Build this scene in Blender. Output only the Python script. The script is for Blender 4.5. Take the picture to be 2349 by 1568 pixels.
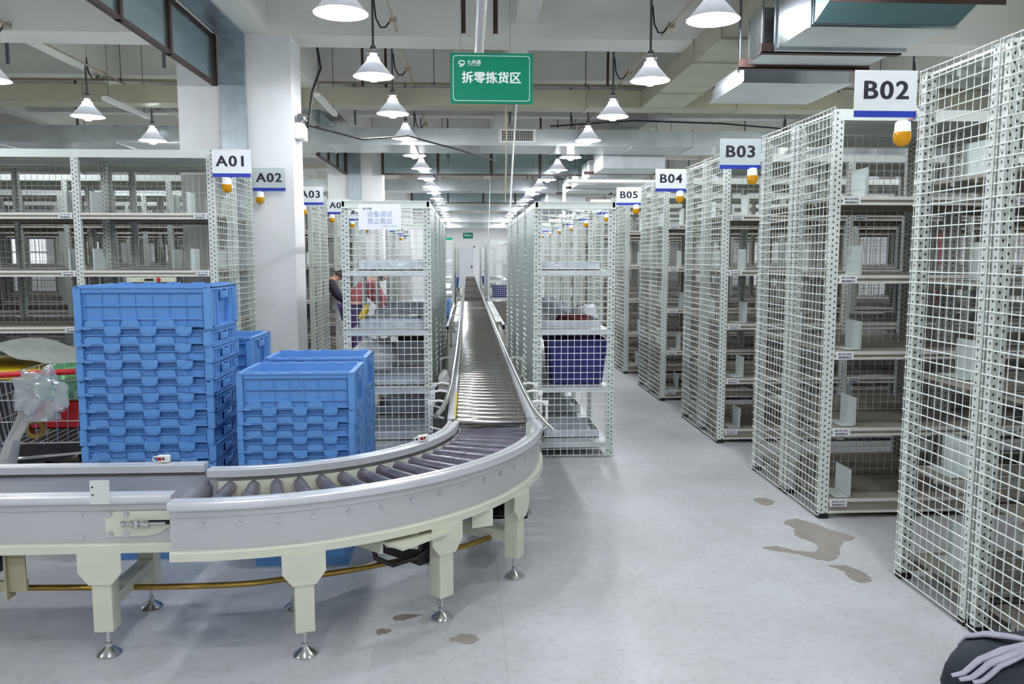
import bpy, math, random
from mathutils import Vector, Matrix
random.seed(7)
sc = bpy.context.scene
for o in list(bpy.data.objects):
    bpy.data.objects.remove(o)
COL = sc.collection
PI = math.pi
S, C = math.sin, math.cos

# ---------------------------------------------------------------- camera, world, exposure
cam_d = bpy.data.cameras.new('camera')
cam_d.sensor_width = 36.0
cam_d.lens = 36.0 * 1830.0 / 2349.0
cam_d.clip_start, cam_d.clip_end = 0.05, 200
cam = bpy.data.objects.new('camera', cam_d)
COL.objects.link(cam)
_ph, _ps = math.radians(6.05), math.radians(3.19)
_f = Vector((S(_ps)*C(_ph), C(_ps)*C(_ph), -S(_ph)))
_r = Vector((C(_ps), -S(_ps), 0))
_u = Vector((S(_ps)*S(_ph), C(_ps)*S(_ph), C(_ph)))
cam.matrix_world = Matrix(((_r.x, _u.x, -_f.x, 0), (_r.y, _u.y, -_f.y, 0), (_r.z, _u.z, -_f.z, 1.55), (0, 0, 0, 1)))
sc.camera = cam
w = bpy.data.worlds.new('world'); sc.world = w
w.use_nodes = True
w.node_tree.nodes['Background'].inputs[0].default_value = (0.8, 0.87, 1.0, 1)
w.node_tree.nodes['Background'].inputs[1].default_value = 1.0
sc.view_settings.view_transform = 'Standard'
sc.view_settings.look = 'None'
sc.view_settings.exposure = 0.0
sc.view_settings.gamma = 1.0
sc.view_settings.use_curve_mapping = False
sc.cycles.max_bounces = 6
sc.cycles.diffuse_bounces = 4
sc.cycles.glossy_bounces = 3
sc.cycles.use_adaptive_sampling = True
sc.cycles.adaptive_threshold = 0.035
sc.cycles.adaptive_min_samples = 16
sc.cycles.transmission_bounces = 3
sc.cycles.transparent_max_bounces = 6
sc.cycles.caustics_reflective = False
sc.cycles.caustics_refractive = False
sc.cycles.sample_clamp_indirect = 12.0
sc.cycles.use_denoising = True
LAMP_EMIT = 385.0      # bulb emission strength of every pendant lamp

# ---------------------------------------------------------------- materials
def lin(c):
    return tuple(((v/255.0)/12.92 if v/255.0 <= 0.04045 else ((v/255.0+0.055)/1.055)**2.4) for v in c)
M = {}
def mat(name, rgb, rough=0.5, metal=0.0, spec=0.5, var=0.0, scale=6.0, bump=0.0, emit=None):
    m = bpy.data.materials.new(name); m.use_nodes = True
    nt = m.node_tree; b = nt.nodes['Principled BSDF']
    c = lin(rgb)
    b.inputs['Base Color'].default_value = (*c, 1)
    b.inputs['Roughness'].default_value = rough
    b.inputs['Metallic'].default_value = metal
    b.inputs['Specular IOR Level'].default_value = spec
    if var > 0:
        tc = nt.nodes.new('ShaderNodeTexCoord'); n = nt.nodes.new('ShaderNodeTexNoise')
        n.inputs['Scale'].default_value = scale; n.inputs['Detail'].default_value = 5
        nt.links.new(tc.outputs['Object'], n.inputs['Vector'])
        r = nt.nodes.new('ShaderNodeValToRGB')
        r.color_ramp.elements[0].position = 0.3; r.color_ramp.elements[1].position = 0.7
        r.color_ramp.elements[0].color = (*[v*(1-var) for v in c], 1)
        r.color_ramp.elements[1].color = (*[min(1, v*(1+var*0.6)) for v in c], 1)
        nt.links.new(n.outputs['Fac'], r.inputs['Fac']); nt.links.new(r.outputs['Color'], b.inputs['Base Color'])
        if bump > 0:
            bp = nt.nodes.new('ShaderNodeBump'); bp.inputs['Strength'].default_value = bump; bp.inputs['Distance'].default_value = 0.02
            nt.links.new(n.outputs['Fac'], bp.inputs['Height']); nt.links.new(bp.outputs['Normal'], b.inputs['Normal'])
    if emit:
        b.inputs['Emission Color'].default_value = (*emit[0], 1); b.inputs['Emission Strength'].default_value = emit[1]
    M[name] = m
    return m

mat('white_paint', (236, 237, 238), 0.7, var=0.03, scale=2)
mat('ceiling_paint', (244, 243, 238), 0.8, var=0.03, scale=1.5)
mat('rack_paint', (214, 220, 216), 0.42, var=0.03, scale=5)
mat('wire_paint', (224, 229, 226), 0.38)
mat('shelf_paint', (150, 148, 136), 0.45, var=0.05, scale=4)
mat('lip_paint', (222, 222, 214), 0.35)
mat('sheet_grey', (198, 206, 204), 0.4, var=0.03, scale=2)
mat('side_grey', (168, 177, 175), 0.45, var=0.03, scale=2)
mat('galvanised', (178, 188, 194), 0.32, metal=0.85, var=0.16, scale=7, bump=0.05)
mat('duct_beige', (176, 176, 156), 0.42, metal=0.35, var=0.1, scale=2.5)
mat('duct_steel', (186, 192, 194), 0.3, metal=0.75, var=0.14, scale=4, bump=0.08)
mat('silver_sheet', (214, 219, 222), 0.4, metal=0.5, var=0.12, scale=5)
mat('duct_metal', (186, 193, 198), 0.2, metal=1.0, var=0.14, scale=3)
mat('unit_teal', (92, 128, 134), 0.35, metal=0.6, var=0.1, scale=3)
mat('brown_steel', (66, 42, 38), 0.6, var=0.15, scale=12)
mat('conduit', (176, 170, 140), 0.5, metal=0.2)
mat('rod_grey', (96, 98, 102), 0.5, metal=0.4)
mat('black_rubber', (24, 25, 28), 0.5)
mat('bulb', (255, 255, 255), 0.4, emit=((0.93, 0.965, 1.0), LAMP_EMIT))
mat('tote_blue', (98, 152, 216), 0.42, var=0.03, scale=20)
mat('tote_navy', (44, 40, 122), 0.4)
mat('tote_dark', (40, 84, 168), 0.4)
mat('alu', (226, 228, 232), 0.28, metal=0.45)
mat('rail_face', (196, 198, 200), 0.38, metal=0.3, var=0.03, scale=3)
mat('cream', (212, 214, 196), 0.45, var=0.03, scale=8)
mat('roller_pvc', (88, 86, 100), 0.28, var=0.3, scale=9)
mat('roller_steel', (182, 180, 174), 0.17, metal=1.0, var=0.12, scale=14)
mat('belt', (108, 110, 120), 0.5, var=0.12, scale=14)
mat('chrome', (214, 216, 218), 0.16, metal=0.95)
mat('brass', (172, 140, 72), 0.3, metal=0.85, var=0.2, scale=9)
mat('dark_steel', (58, 60, 62), 0.45, metal=0.4)
mat('motor_black', (28, 30, 34), 0.5)
mat('yellow', (226, 190, 40), 0.45)
mat('red', (196, 24, 36), 0.35)
mat('sign_white', (232, 236, 238), 0.4)
mat('sign_grey', (198, 206, 208), 0.4)
mat('sign_blue', (30, 58, 168), 0.4)
mat('sign_green', (0, 130, 98), 0.5, spec=0.2)
mat('ink', (26, 28, 44), 0.5)
mat('ink_pale', (150, 158, 196), 0.6)
mat('ink_white', (245, 248, 248), 0.45)
mat('paper', (240, 243, 247), 0.7)
mat('foil', (226, 232, 238), 0.24, metal=0.55, var=0.15, scale=18, bump=0.3)
mat('pvc_white', (238, 238, 236), 0.35)
mat('cloth_grey', (146, 151, 143), 0.9, var=0.12, scale=8)
mat('strap_grey', (160, 160, 174), 0.8, var=0.08, scale=16)
mat('bag_navy', (10, 24, 36), 0.75, var=0.25, scale=7)
mat('maroon', (104, 40, 48), 0.7)
mat('shirt_red', (176, 96, 100), 0.8)
mat('trouser_purple', (84, 72, 116), 0.8)
mat('shirt_dark', (62, 58, 70), 0.8)
mat('skin', (206, 160, 136), 0.55)
mat('hair', (30, 24, 24), 0.5)
mat('wet', (156, 152, 144), 0.2, spec=0.6, var=0.08, scale=9)
mat('mark_grey', (138, 133, 127), 0.8)
mat('film_grey', (172, 172, 174), 0.5)
mat('door_grey', (214, 218, 222), 0.5)
mat('daylight', (255, 255, 255), 0.5, emit=((0.86, 0.94, 1.0), 0.9))

def translucent(name, rgb, share):
    m = mat(name, rgb, 0.35); nt = m.node_tree; b = nt.nodes['Principled BSDF']; out = nt.nodes['Material Output']
    t = nt.nodes.new('ShaderNodeBsdfTranslucent'); t.inputs[0].default_value = (*lin(rgb), 1)
    x = nt.nodes.new('ShaderNodeMixShader'); x.inputs[0].default_value = share
    nt.links.new(b.outputs[0], x.inputs[1]); nt.links.new(t.outputs[0], x.inputs[2]); nt.links.new(x.outputs[0], out.inputs[0])
translucent('lamp_alu', (214, 216, 220), 0.24)
translucent('lamp_white', (248, 249, 252), 0.22)
# perforated rack post: two staggered columns of punched holes along the post
def mat_perf():
    m = mat('post_paint', (210, 216, 212), 0.42); nt = m.node_tree; b = nt.nodes['Principled BSDF']
    N = lambda t: nt.nodes.new(t)
    tc = N('ShaderNodeTexCoord'); sp = N('ShaderNodeSeparateXYZ'); nt.links.new(tc.outputs['Object'], sp.inputs[0])
    def mt(op, a, bb=None, c=None):
        n = N('ShaderNodeMath'); n.operation = op
        for i, v in enumerate((a, bb, c)):
            if v is None: continue
            if isinstance(v, (int, float)): n.inputs[i].default_value = v
            else: nt.links.new(v, n.inputs[i])
        return n.outputs[0]
    ax = mt('ABSOLUTE', sp.outputs[0]); ay = mt('ABSOLUTE', sp.outputs[1])
    d = mt('ABSOLUTE', mt('SUBTRACT', ax, 0.0125))
    cx = mt('LESS_THAN', d, 0.0042)
    cy = mt('MULTIPLY', mt('LESS_THAN', ay, 0.0042), mt('GREATER_THAN', ax, 0.022))
    col = mt('MAXIMUM', cx, cy)
    sg = mt('MULTIPLY', mt('GREATER_THAN', sp.outputs[0], 0.0), 0.5)
    fr = mt('FRACT', mt('ADD', mt('DIVIDE', sp.outputs[2], 0.034), sg))
    hz = mt('LESS_THAN', mt('ABSOLUTE', mt('SUBTRACT', fr, 0.5)), 0.16)
    hole = mt('MULTIPLY', col, hz)
    mx = N('ShaderNodeMix'); mx.data_type = 'RGBA'
    nt.links.new(hole, mx.inputs[0])
    mx.inputs[6].default_value = (*lin((210, 216, 212)), 1); mx.inputs[7].default_value = (0.03, 0.03, 0.035, 1)
    nt.links.new(mx.outputs[2], b.inputs['Base Color'])
mat_perf()

def mat_floor():
    m = mat('concrete', (206, 208, 212), 0.42); nt = m.node_tree; b = nt.nodes['Principled BSDF']
    N = lambda t: nt.nodes.new(t); L = nt.links.new
    tc = N('ShaderNodeTexCoord')
    n1 = N('ShaderNodeTexNoise'); n1.inputs['Scale'].default_value = 0.9; n1.inputs['Detail'].default_value = 8; n1.inputs['Roughness'].default_value = 0.65
    n2 = N('ShaderNodeTexNoise'); n2.inputs['Scale'].default_value = 26; n2.inputs['Detail'].default_value = 6
    L(tc.outputs['Object'], n1.inputs['Vector']); L(tc.outputs['Object'], n2.inputs['Vector'])
    r = N('ShaderNodeValToRGB'); e = r.color_ramp.elements
    e[0].position, e[1].position = 0.3, 0.68
    e[0].color = (*lin((172, 172, 174)), 1); e[1].color = (*lin((204, 206, 210)), 1)
    L(n1.outputs['Fac'], r.inputs['Fac'])
    r2 = N('ShaderNodeValToRGB'); e = r2.color_ramp.elements
    e[0].position, e[1].position = 0.28, 0.5
    e[0].color = (0.86, 0.86, 0.86, 1); e[1].color = (1, 1, 1, 1)
    L(n2.outputs['Fac'], r2.inputs['Fac'])
    mx = N('ShaderNodeMix'); mx.data_type = 'RGBA'; mx.blend_type = 'MULTIPLY'; mx.inputs[0].default_value = 1
    L(r.outputs['Color'], mx.inputs[6]); L(r2.outputs['Color'], mx.inputs[7])
    # sawn joints every six metres
    sp = N('ShaderNodeSeparateXYZ'); L(tc.outputs['Object'], sp.inputs[0])
    def mt(op, a, bb=None):
        n = N('ShaderNodeMath'); n.operation = op
        for i, v in enumerate((a, bb)):
            if v is None: continue
            if isinstance(v, (int, float)): n.inputs[i].default_value = v
            else: L(v, n.inputs[i])
        return n.outputs[0]
    def joint(out, off):
        f = mt('FRACT', mt('DIVIDE', mt('ADD', out, off + 600.0), 6.0))
        return mt('LESS_THAN', mt('ABSOLUTE', mt('SUBTRACT', f, 0.5)), 0.0006)
    j = mt('MAXIMUM', joint(sp.outputs[0], 3.0 - 0.14), joint(sp.outputs[1], 3.0 - 8.48))
    mj = N('ShaderNodeMix'); mj.data_type = 'RGBA'; L(mt('MULTIPLY', j, 0.13), mj.inputs[0])
    L(mx.outputs[2], mj.inputs[6]); mj.inputs[7].default_value = (0.1, 0.1, 0.1, 1)
    L(mj.outputs[2], b.inputs['Base Color'])
mat_floor()

def mat_glass():
    m = bpy.data.materials.new('curtain_glass'); m.use_nodes = True; nt = m.node_tree
    nt.nodes.remove(nt.nodes['Principled BSDF'])
    out = nt.nodes['Material Output']
    t = nt.nodes.new('ShaderNodeBsdfTransparent'); t.inputs[0].default_value = (0.72, 0.82, 0.84, 1)
    g = nt.nodes.new('ShaderNodeBsdfGlossy'); g.inputs['Roughness'].default_value = 0.15; g.inputs[0].default_value = (0.75, 0.83, 0.86, 1)
    d = nt.nodes.new('ShaderNodeBsdfDiffuse'); d.inputs[0].default_value = (*lin((150, 172, 178)), 1)
    a = nt.nodes.new('ShaderNodeMixShader'); a.inputs[0].default_value = 0.35
    nt.links.new(g.outputs[0], a.inputs[1]); nt.links.new(d.outputs[0], a.inputs[2])
    x = nt.nodes.new('ShaderNodeMixShader'); x.inputs[0].default_value = 0.55
    nt.links.new(t.outputs[0], x.inputs[1]); nt.links.new(a.outputs[0], x.inputs[2]); nt.links.new(x.outputs[0], out.inputs[0])
    M['curtain_glass'] = m
    m2 = m.copy(); m2.name = 'clear_film'; M['clear_film'] = m2
    for n in m2.node_tree.nodes:
        if n.type == 'MIX_SHADER': n.inputs[0].default_value = 0.5
    for n in m2.node_tree.nodes:
        if n.type == 'BSDF_TRANSPARENT': n.inputs[0].default_value = (0.93, 0.95, 0.95, 1)
        if n.type == 'BSDF_DIFFUSE': n.inputs[0].default_value = (0.8, 0.82, 0.84, 1)
    m3 = m2.copy(); m3.name = 'green_film'; M['green_film'] = m3
    for n in m3.node_tree.nodes:
        if n.type == 'BSDF_TRANSPARENT': n.inputs[0].default_value = (0.5, 0.85, 0.6, 1)
        if n.type == 'BSDF_DIFFUSE': n.inputs[0].default_value = (*lin((110, 190, 135)), 1)
    m4 = mat('amber', (222, 158, 4), 0.1); m4.node_tree.nodes['Principled BSDF'].inputs['Transmission Weight'].default_value = 0.15
mat_glass()

# ---------------------------------------------------------------- mesh collector
class MB:
    def __init__(self): self.v, self.f, self.m, self.mi = [], [], [], 0
    def add(self, vs, fs):
        n = len(self.v); self.v += [tuple(p) for p in vs]
        self.f += [tuple(i+n for i in q) for q in fs]; self.m += [self.mi]*len(fs)
        return self
    def box(self, x0, x1, y0, y1, z0, z1):
        x0, x1 = min(x0, x1), max(x0, x1); y0, y1 = min(y0, y1), max(y0, y1); z0, z1 = min(z0, z1), max(z0, z1)
        return self.add([(x0,y0,z0),(x1,y0,z0),(x1,y1,z0),(x0,y1,z0),(x0,y0,z1),(x1,y0,z1),(x1,y1,z1),(x0,y1,z1)],
                 [(0,3,2,1),(4,5,6,7),(0,1,5,4),(1,2,6,5),(2,3,7,6),(3,0,4,7)])
    def obox(self, c, d, rz=0.0, rx=0.0, ry=0.0):
        R = Matrix.Rotation(rz,3,'Z') @ Matrix.Rotation(ry,3,'Y') @ Matrix.Rotation(rx,3,'X')
        hx, hy, hz = d[0]/2, d[1]/2, d[2]/2; c = Vector(c)
        vs = [c + R @ Vector(p) for p in [(-hx,-hy,-hz),(hx,-hy,-hz),(hx,hy,-hz),(-hx,hy,-hz),(-hx,-hy,hz),(hx,-hy,hz),(hx,hy,hz),(-hx,hy,hz)]]
        return self.add(vs, [(0,3,2,1),(4,5,6,7),(0,1,5,4),(1,2,6,5),(2,3,7,6),(3,0,4,7)])
    def tube(self, pts, r, n=8, caps=True, flat=1.0):
        pts = [Vector(p) for p in pts]; k = len(pts); vs = []
        rs = r if isinstance(r, (list, tuple)) else [r]*k
        up = None
        for i in range(k):
            t = (pts[min(i+1,k-1)] - pts[max(i-1,0)]).normalized()
            if up is None:
                up = Vector((0,0,1)) if abs(t.z) < 0.9 else Vector((1,0,0))
            a = t.cross(up).normalized(); b = a.cross(t).normalized(); up = b
            for j in range(n):
                q = 2*PI*j/n + PI/n
                vs.append(pts[i] + a*(rs[i]*C(q)) + b*(rs[i]*flat*S(q)))
        fs = [(i*n+j, i*n+(j+1)%n, (i+1)*n+(j+1)%n, (i+1)*n+j) for i in range(k-1) for j in range(n)]
        if caps: fs += [tuple(range(n))[::-1], tuple((k-1)*n+j for j in range(n))]
        return self.add(vs, fs)
    def lathe(self, prof, n=24, c=(0,0,0), axis='z'):
        vs = []
        for r, z in prof:
            for j in range(n):
                q = 2*PI*j/n
                p = (r*C(q), r*S(q), z)
                if axis == 'y': p = (p[0], p[2], p[1])
                if axis == 'x': p = (p[2], p[0], p[1])
                vs.append((p[0]+c[0], p[1]+c[1], p[2]+c[2]))
        k = len(prof)
        return self.add(vs, [(i*n+j, i*n+(j+1)%n, (i+1)*n+(j+1)%n, (i+1)*n+j) for i in range(k-1) for j in range(n)])
    def prism(self, poly, h0, h1, plane='xy'):
        n = len(poly)
        def P(a, b, h):
            return (a,b,h) if plane == 'xy' else ((a,h,b) if plane == 'xz' else (h,a,b))
        vs = [P(a,b,h0) for a,b in poly] + [P(a,b,h1) for a,b in poly]
        return self.add(vs, [tuple(range(n))[::-1], tuple(range(n,2*n))] + [(i,(i+1)%n,n+(i+1)%n,n+i) for i in range(n)])
    def sweep(self, path, prof, closed=False):
        # path: list of (x, y, nx, ny) with outward normal; prof: closed polygon of (offset, z)
        k = len(prof); vs = []
        for x, y, nx, ny in path:
            for o, z in prof: vs.append((x+nx*o, y+ny*o, z))
        n = len(path)
        fs = [(i*k+j, (i+1)*k+j, (i+1)*k+(j+1)%k, i*k+(j+1)%k) for i in range(n-1) for j in range(k)]
        fs += [tuple(range(k)), tuple((n-1)*k+j for j in range(k))[::-1]]
        return self.add(vs, fs)
    def data(self, name, mats, smooth=False, bevel=0.0):
        me = bpy.data.meshes.new(name); me.from_pydata(self.v, [], self.f)
        mats = mats if isinstance(mats, (list, tuple)) else [mats]
        for m in mats: me.materials.append(M[m])
        for p, i in zip(me.polygons, self.m): p.material_index = min(i, len(mats)-1)
        import bmesh
        bm = bmesh.new(); bm.from_mesh(me)
        if bevel > 0:
            bmesh.ops.bevel(bm, geom=[e for e in bm.edges if e.calc_face_angle(0) > 0.6], offset=bevel, segments=2, affect='EDGES', profile=0.5)
        bmesh.ops.recalc_face_normals(bm, faces=bm.faces)
        if smooth:
            for e in bm.edges: e.smooth = e.calc_face_angle(0) < 0.7
            for f in bm.faces: f.smooth = True
        bm.to_mesh(me); bm.free()
        return me

def obj(name, me, parent=None, loc=(0,0,0), rot=(0,0,0), scale=None):
    o = bpy.data.objects.new(name, me); COL.objects.link(o)
    o.location = loc; o.rotation_euler = rot
    if scale: o.scale = scale
    if parent: o.parent = parent
    return o
def tag(o, label, cat, group=None, kind=None):
    o['label'] = label; o['category'] = cat
    if group: o['group'] = group
    if kind: o['kind'] = kind
    return o
def thing(name, label, cat, loc=(0,0,0), rz=0.0, group=None, scale=None):
    o = bpy.data.objects.new(name, None); COL.objects.link(o)
    o.location = loc; o.rotation_euler = (0,0,rz); o.empty_display_size = 0.05
    if scale: o.scale = scale
    return tag(o, label, cat, group)
def struct(name, me, loc=(0,0,0)):
    o = obj(name, me, None, loc); o['kind'] = 'structure'; return o
def dup(root, loc, rz=None, label=None, group=None):
    r = root.copy(); COL.objects.link(r); r.location = loc
    if rz is not None: r.rotation_euler = (0,0,rz)
    if label: r['label'] = label
    if group: r['group'] = group
    for ch in list(root.children):
        c = ch.copy(); COL.objects.link(c); c.parent = r
        for g in list(ch.children):
            d = g.copy(); COL.objects.link(d); d.parent = c
    return r
def text_mesh(s, size, m, bold=0.0, ext=0.0004, align='CENTER', spacing=1.0, thick=0.0):
    cu = bpy.data.curves.new('lettering', 'FONT'); cu.body = s; cu.size = size
    cu.align_x = align; cu.align_y = 'CENTER'; cu.offset = bold*size; cu.extrude = ext; cu.space_character = spacing
    cu.resolution_u = 4
    o = bpy.data.objects.new('lettering_source', cu); COL.objects.link(o)
    dg = bpy.context.evaluated_depsgraph_get()
    me = bpy.data.meshes.new_from_object(o.evaluated_get(dg))
    bpy.data.objects.remove(o); me.name = 'lettering'
    me.materials.clear(); me.materials.append(M[m])
    if thick:
        k = len(me.vertices); vs = [v.co.copy() for v in me.vertices]; fs = [tuple(q.vertices) for q in me.polygons]; V, F = [], []
        for i, (dx, dy) in enumerate(((0, 0), (thick, 0), (-thick, 0), (0, thick*0.7), (0, -thick*0.7))):
            V += [v+Vector((dx*size, dy*size, -0.0003*i)) for v in vs]; F += [tuple(j+k*i for j in q) for q in fs]
        me = bpy.data.meshes.new('lettering'); me.from_pydata(V, [], F); me.materials.append(M[m])
    return me
FACE = (PI/2, 0, 0)     # lettering that reads from -Y
ORD = ['first','second','third','fourth','fifth','sixth','seventh','eighth','ninth','tenth','eleventh','twelfth','thirteenth','fourteenth','fifteenth','sixteenth','seventeenth','eighteenth','nineteenth','twentieth','twenty-first','twenty-second','twenty-third','twenty-fourth','twenty-fifth','twenty-sixth','twenty-seventh']
def arc(cx, cy, r, a0, a1, n):
    return [(cx+r*C(a0+(a1-a0)*i/n), cy+r*S(a0+(a1-a0)*i/n), C(a0+(a1-a0)*i/n), S(a0+(a1-a0)*i/n)) for i in range(n+1)]

# ---------------------------------------------------------------- setting
XL, XR, YB, YF, ZC = -15.0, 13.0, -5.0, 45.5, 4.25
struct('floor', MB().box(XL, XR, YB, YF, -0.2, 0.0).data('floor', 'concrete'))
struct('ceiling', MB().box(XL, XR, YB, YF, ZC, ZC+0.2).data('ceiling', 'ceiling_paint'))
struct('wall_left', MB().box(XL-0.2, XL, YB, YF, 0, ZC).data('wall_left', 'white_paint'))
struct('wall_right', MB().box(XR, XR+0.2, YB, YF, 0, ZC).data('wall_right', 'white_paint'))
struct('wall_back', MB().box(XL, XR, YB-0.2, YB, 0, ZC).data('wall_back', 'white_paint'))
struct('wall_front', MB().box(XL, XR, YF, YF+0.2, 0, ZC).data('wall_front', 'white_paint'))
def beam(x0, x1, y0, y1, z0):
    return struct('beam', MB().box(x0, x1, y0, y1, z0, ZC).data('beam', 'ceiling_paint'))
for k in range(-1, 5):
    y = 7.75 + 8*k
    beam(XL, XR, y, y+0.44, 3.60)
    for j in (1, 2):
        yy = y + 2.67*j
        if yy < YF: beam(XL, XR, yy, yy+0.22, 3.80)
    for i in range(-5, 5):
        xc = -1.93 + 2.49*i
        z0, hw = (3.60, 0.11) if i in (0, 3, -3) else (3.735, 0.10)
        ya, yb = y+0.44, min(y+8.0, YF)
        if XL < xc < XR: beam(xc-hw, xc+hw, ya, yb, z0)
for i in range(-5, 5):
    xc = -1.93 + 2.49*i
    z0, hw = (3.60, 0.11) if i in (0, 3, -3) else (3.735, 0.10)
    if XL < xc < XR: beam(xc-hw, xc+hw, YB, -0.25, z0)
for k in range(0, 5):
    y = 7.75 + 8*k
    for xc in (-2.16, -9.6, 9.3):
        struct('column', MB().box(xc-0.51, xc+0.53, y, y+0.44, 0, 3.6).data('column', 'white_paint'))
# far end: doors and daylight windows on the side walls
d = struct('door_1', MB().box(-0.55, 0.35, YF-0.06, YF, 0, 2.1).data('door_1', 'door_grey'))
obj('door_handle', MB().box(0.22, 0.28, YF-0.12, YF-0.06, 0.95, 1.1).data('door_handle', 'dark_steel'), d)
obj('door_frame', MB().box(-0.63, -0.55, YF-0.08, YF, 0, 2.18).box(0.35, 0.43, YF-0.08, YF, 0, 2.18).box(-0.63, 0.43, YF-0.08, YF, 2.1, 2.18).data('door_frame', 'white_paint'), d)
wn = 0
for side, xw in ((-1, XL), (1, XR)):
    for k in range(6):
        y0 = 8.5 + 6*k; wn += 1
        xi = xw - side*0.02
        fr = MB()
        for a in (y0, y0+1.5, y0+2.95): fr.box(xw, xw-side*0.06, a, a+0.05, 1.0, 2.4)
        for a in (1.0, 1.7, 2.35): fr.box(xw, xw-side*0.06, y0, y0+3.0, a, a+0.05)
        f = struct('window_%d' % wn, fr.data('window_frame', 'pvc_white'))
        obj('pane', MB().box(xw-side*0.012, xw-side*0.02, y0+0.05, y0+2.95, 1.05, 2.35).data('pane', 'daylight'), f)
# ---------------------------------------------------------------- shelving racks
BAY, RH = 1.035, 2.385
LEV = [0.115, 0.545, 1.0, 1.445, 1.895]
def post_me(h=RH): return MB().box(-0.027, 0.027, -0.018, 0.018, 0.012, h).data('post', 'post_paint')
ME_POST = post_me()
ME_FOOT = MB().box(-0.03, 0.03, -0.022, 0.022, 0, 0.03).data('foot_cap', 'black_rubber')
def shelf_me(wd, dp, lip):
    b = MB(); h = wd/2
    b.box(-h, h, 0.006, dp, -0.014, 0.0)
    b.box(-h, h, 0.0, 0.012, -lip, 0.002); b.box(-h, h, dp-0.012, dp, -lip, 0.0)
    for k in (0.34, 0.66): b.box(-h, h, dp*k-0.012, dp*k+0.012, -lip*0.7, -0.014)
    b.mi = 1
    b.box(-h, h, -0.007, 0.0, -0.016, 0.003); b.box(-h, h, -0.005, 0.0, -lip, -lip+0.014)
    return b.data('shelf', ['shelf_paint', 'lip_paint'])
ME_SHELF = shelf_me(BAY-0.058, 0.53, 0.046)
ME_SHELF_LOW = shelf_me(BAY-0.058, 0.53, 0.085)
ME_TOP = MB().box(-BAY/2, BAY/2, -0.004, 0.012, -0.062, 0).box(-BAY/2, BAY/2, 0, 0.53, -0.012, 0).box(-BAY/2, BAY/2, 0.518, 0.53, -0.062, 0) \
    .box(-BAY/2+0.03, BAY/2-0.03, 0.17, 0.19, -0.05, -0.012).box(-BAY/2+0.03, BAY/2-0.03, 0.34, 0.36, -0.05, -0.012).data('top_panel', 'rack_paint')
def wires(b, horiz, vert, r1, r2, n=5):
    for a, c in horiz: b.tube([a, c], r1, n, caps=False)
    for a, c in vert: b.tube([a, c], r2, n, caps=False)
    return b
def end_panel_me(wd, h, bow=0.0, r=0.0029, cell=0.05):
    # a welded mesh panel in the local YZ plane, y from 0 to wd
    b = MB(); nz = int(round((h-0.03)/cell)); ny = int(round(wd/cell)); x = -0.004
    for k in range(nz+1):
        z = 0.022 + (h-0.028)*k/nz
        wob = 0.004*S(k*2.1)
        if bow: pts = [(x+bow*S(PI*t/6)+0, wd*t/6, z+wob*S(PI*t/6)) for t in range(7)]
        else: pts = [(x, 0, z), (x, wd*0.5, z+wob*0.6), (x, wd, z)]
        b.tube(pts, r, 6, caps=False)
    for k in range(ny+1):
        y = wd*k/ny
        b.tube([(x+0.005+bow*S(PI*k/ny), y, 0.02), (x+0.005+bow*S(PI*k/ny), y, h)], r*0.7, 5, caps=False)
    return b.data('mesh_panel', 'wire_paint', smooth=True)
ME_END = end_panel_me(0.55, 2.40)
def back_me():
    b = MB()
    for k in range(47): b.tube([(-0.5, 0, 0.05+0.05*k), (0.5, 0, 0.05+0.05*k)], 0.0017, 4, caps=False)
    for k in range(21): b.tube([(-0.5+0.05*k, 0.003, 0.05), (-0.5+0.05*k, 0.003, 2.35)], 0.0017, 4, caps=False)
    return b.data('back_mesh', 'wire_paint')
ME_BACK = back_me()
ME_TIE = MB().box(-0.02, 0.02, 0, 0.02, -0.02, 0.02).data('tie', 'rack_paint')
ME_CARD = MB().box(-0.052, 0.052, -0.002, 0, -0.022, 0.022).data('shelf_label', 'paper')
def bars_me():
    b = MB(); rr = random.Random(3); x = -0.04
    while x < 0.04:
        wv = rr.choice((0.001, 0.0016, 0.0024)); b.box(x, x+wv, -0.0026, -0.002, -0.017, -0.003); x += wv + rr.choice((0.0012, 0.002))
    return b.data('barcode', 'ink')
ME_BARS = bars_me()
_codes = {}
def code_me(s):
    if s not in _codes: _codes[s] = text_mesh(s, 0.0165, 'ink', 0.012)
    return _codes[s]
def book_me():
    # a folded sheet metal book end: plate standing front to back, base flange and front return
    b = MB(); z1 = 0.17
    b.prism([(0.0, 0.0), (0.20, 0.0), (0.20, z1), (0.0, z1)], -0.0012, 0.0012, 'yz')
    b.box(-0.09, 0.0, 0.0, 0.20, 0.0, 0.002); b.box(-0.014, 0.0, 0.0, 0.002, 0.0, z1)
    return b.data('book_end', 'sheet_grey')
ME_BOOK = book_me()

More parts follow.
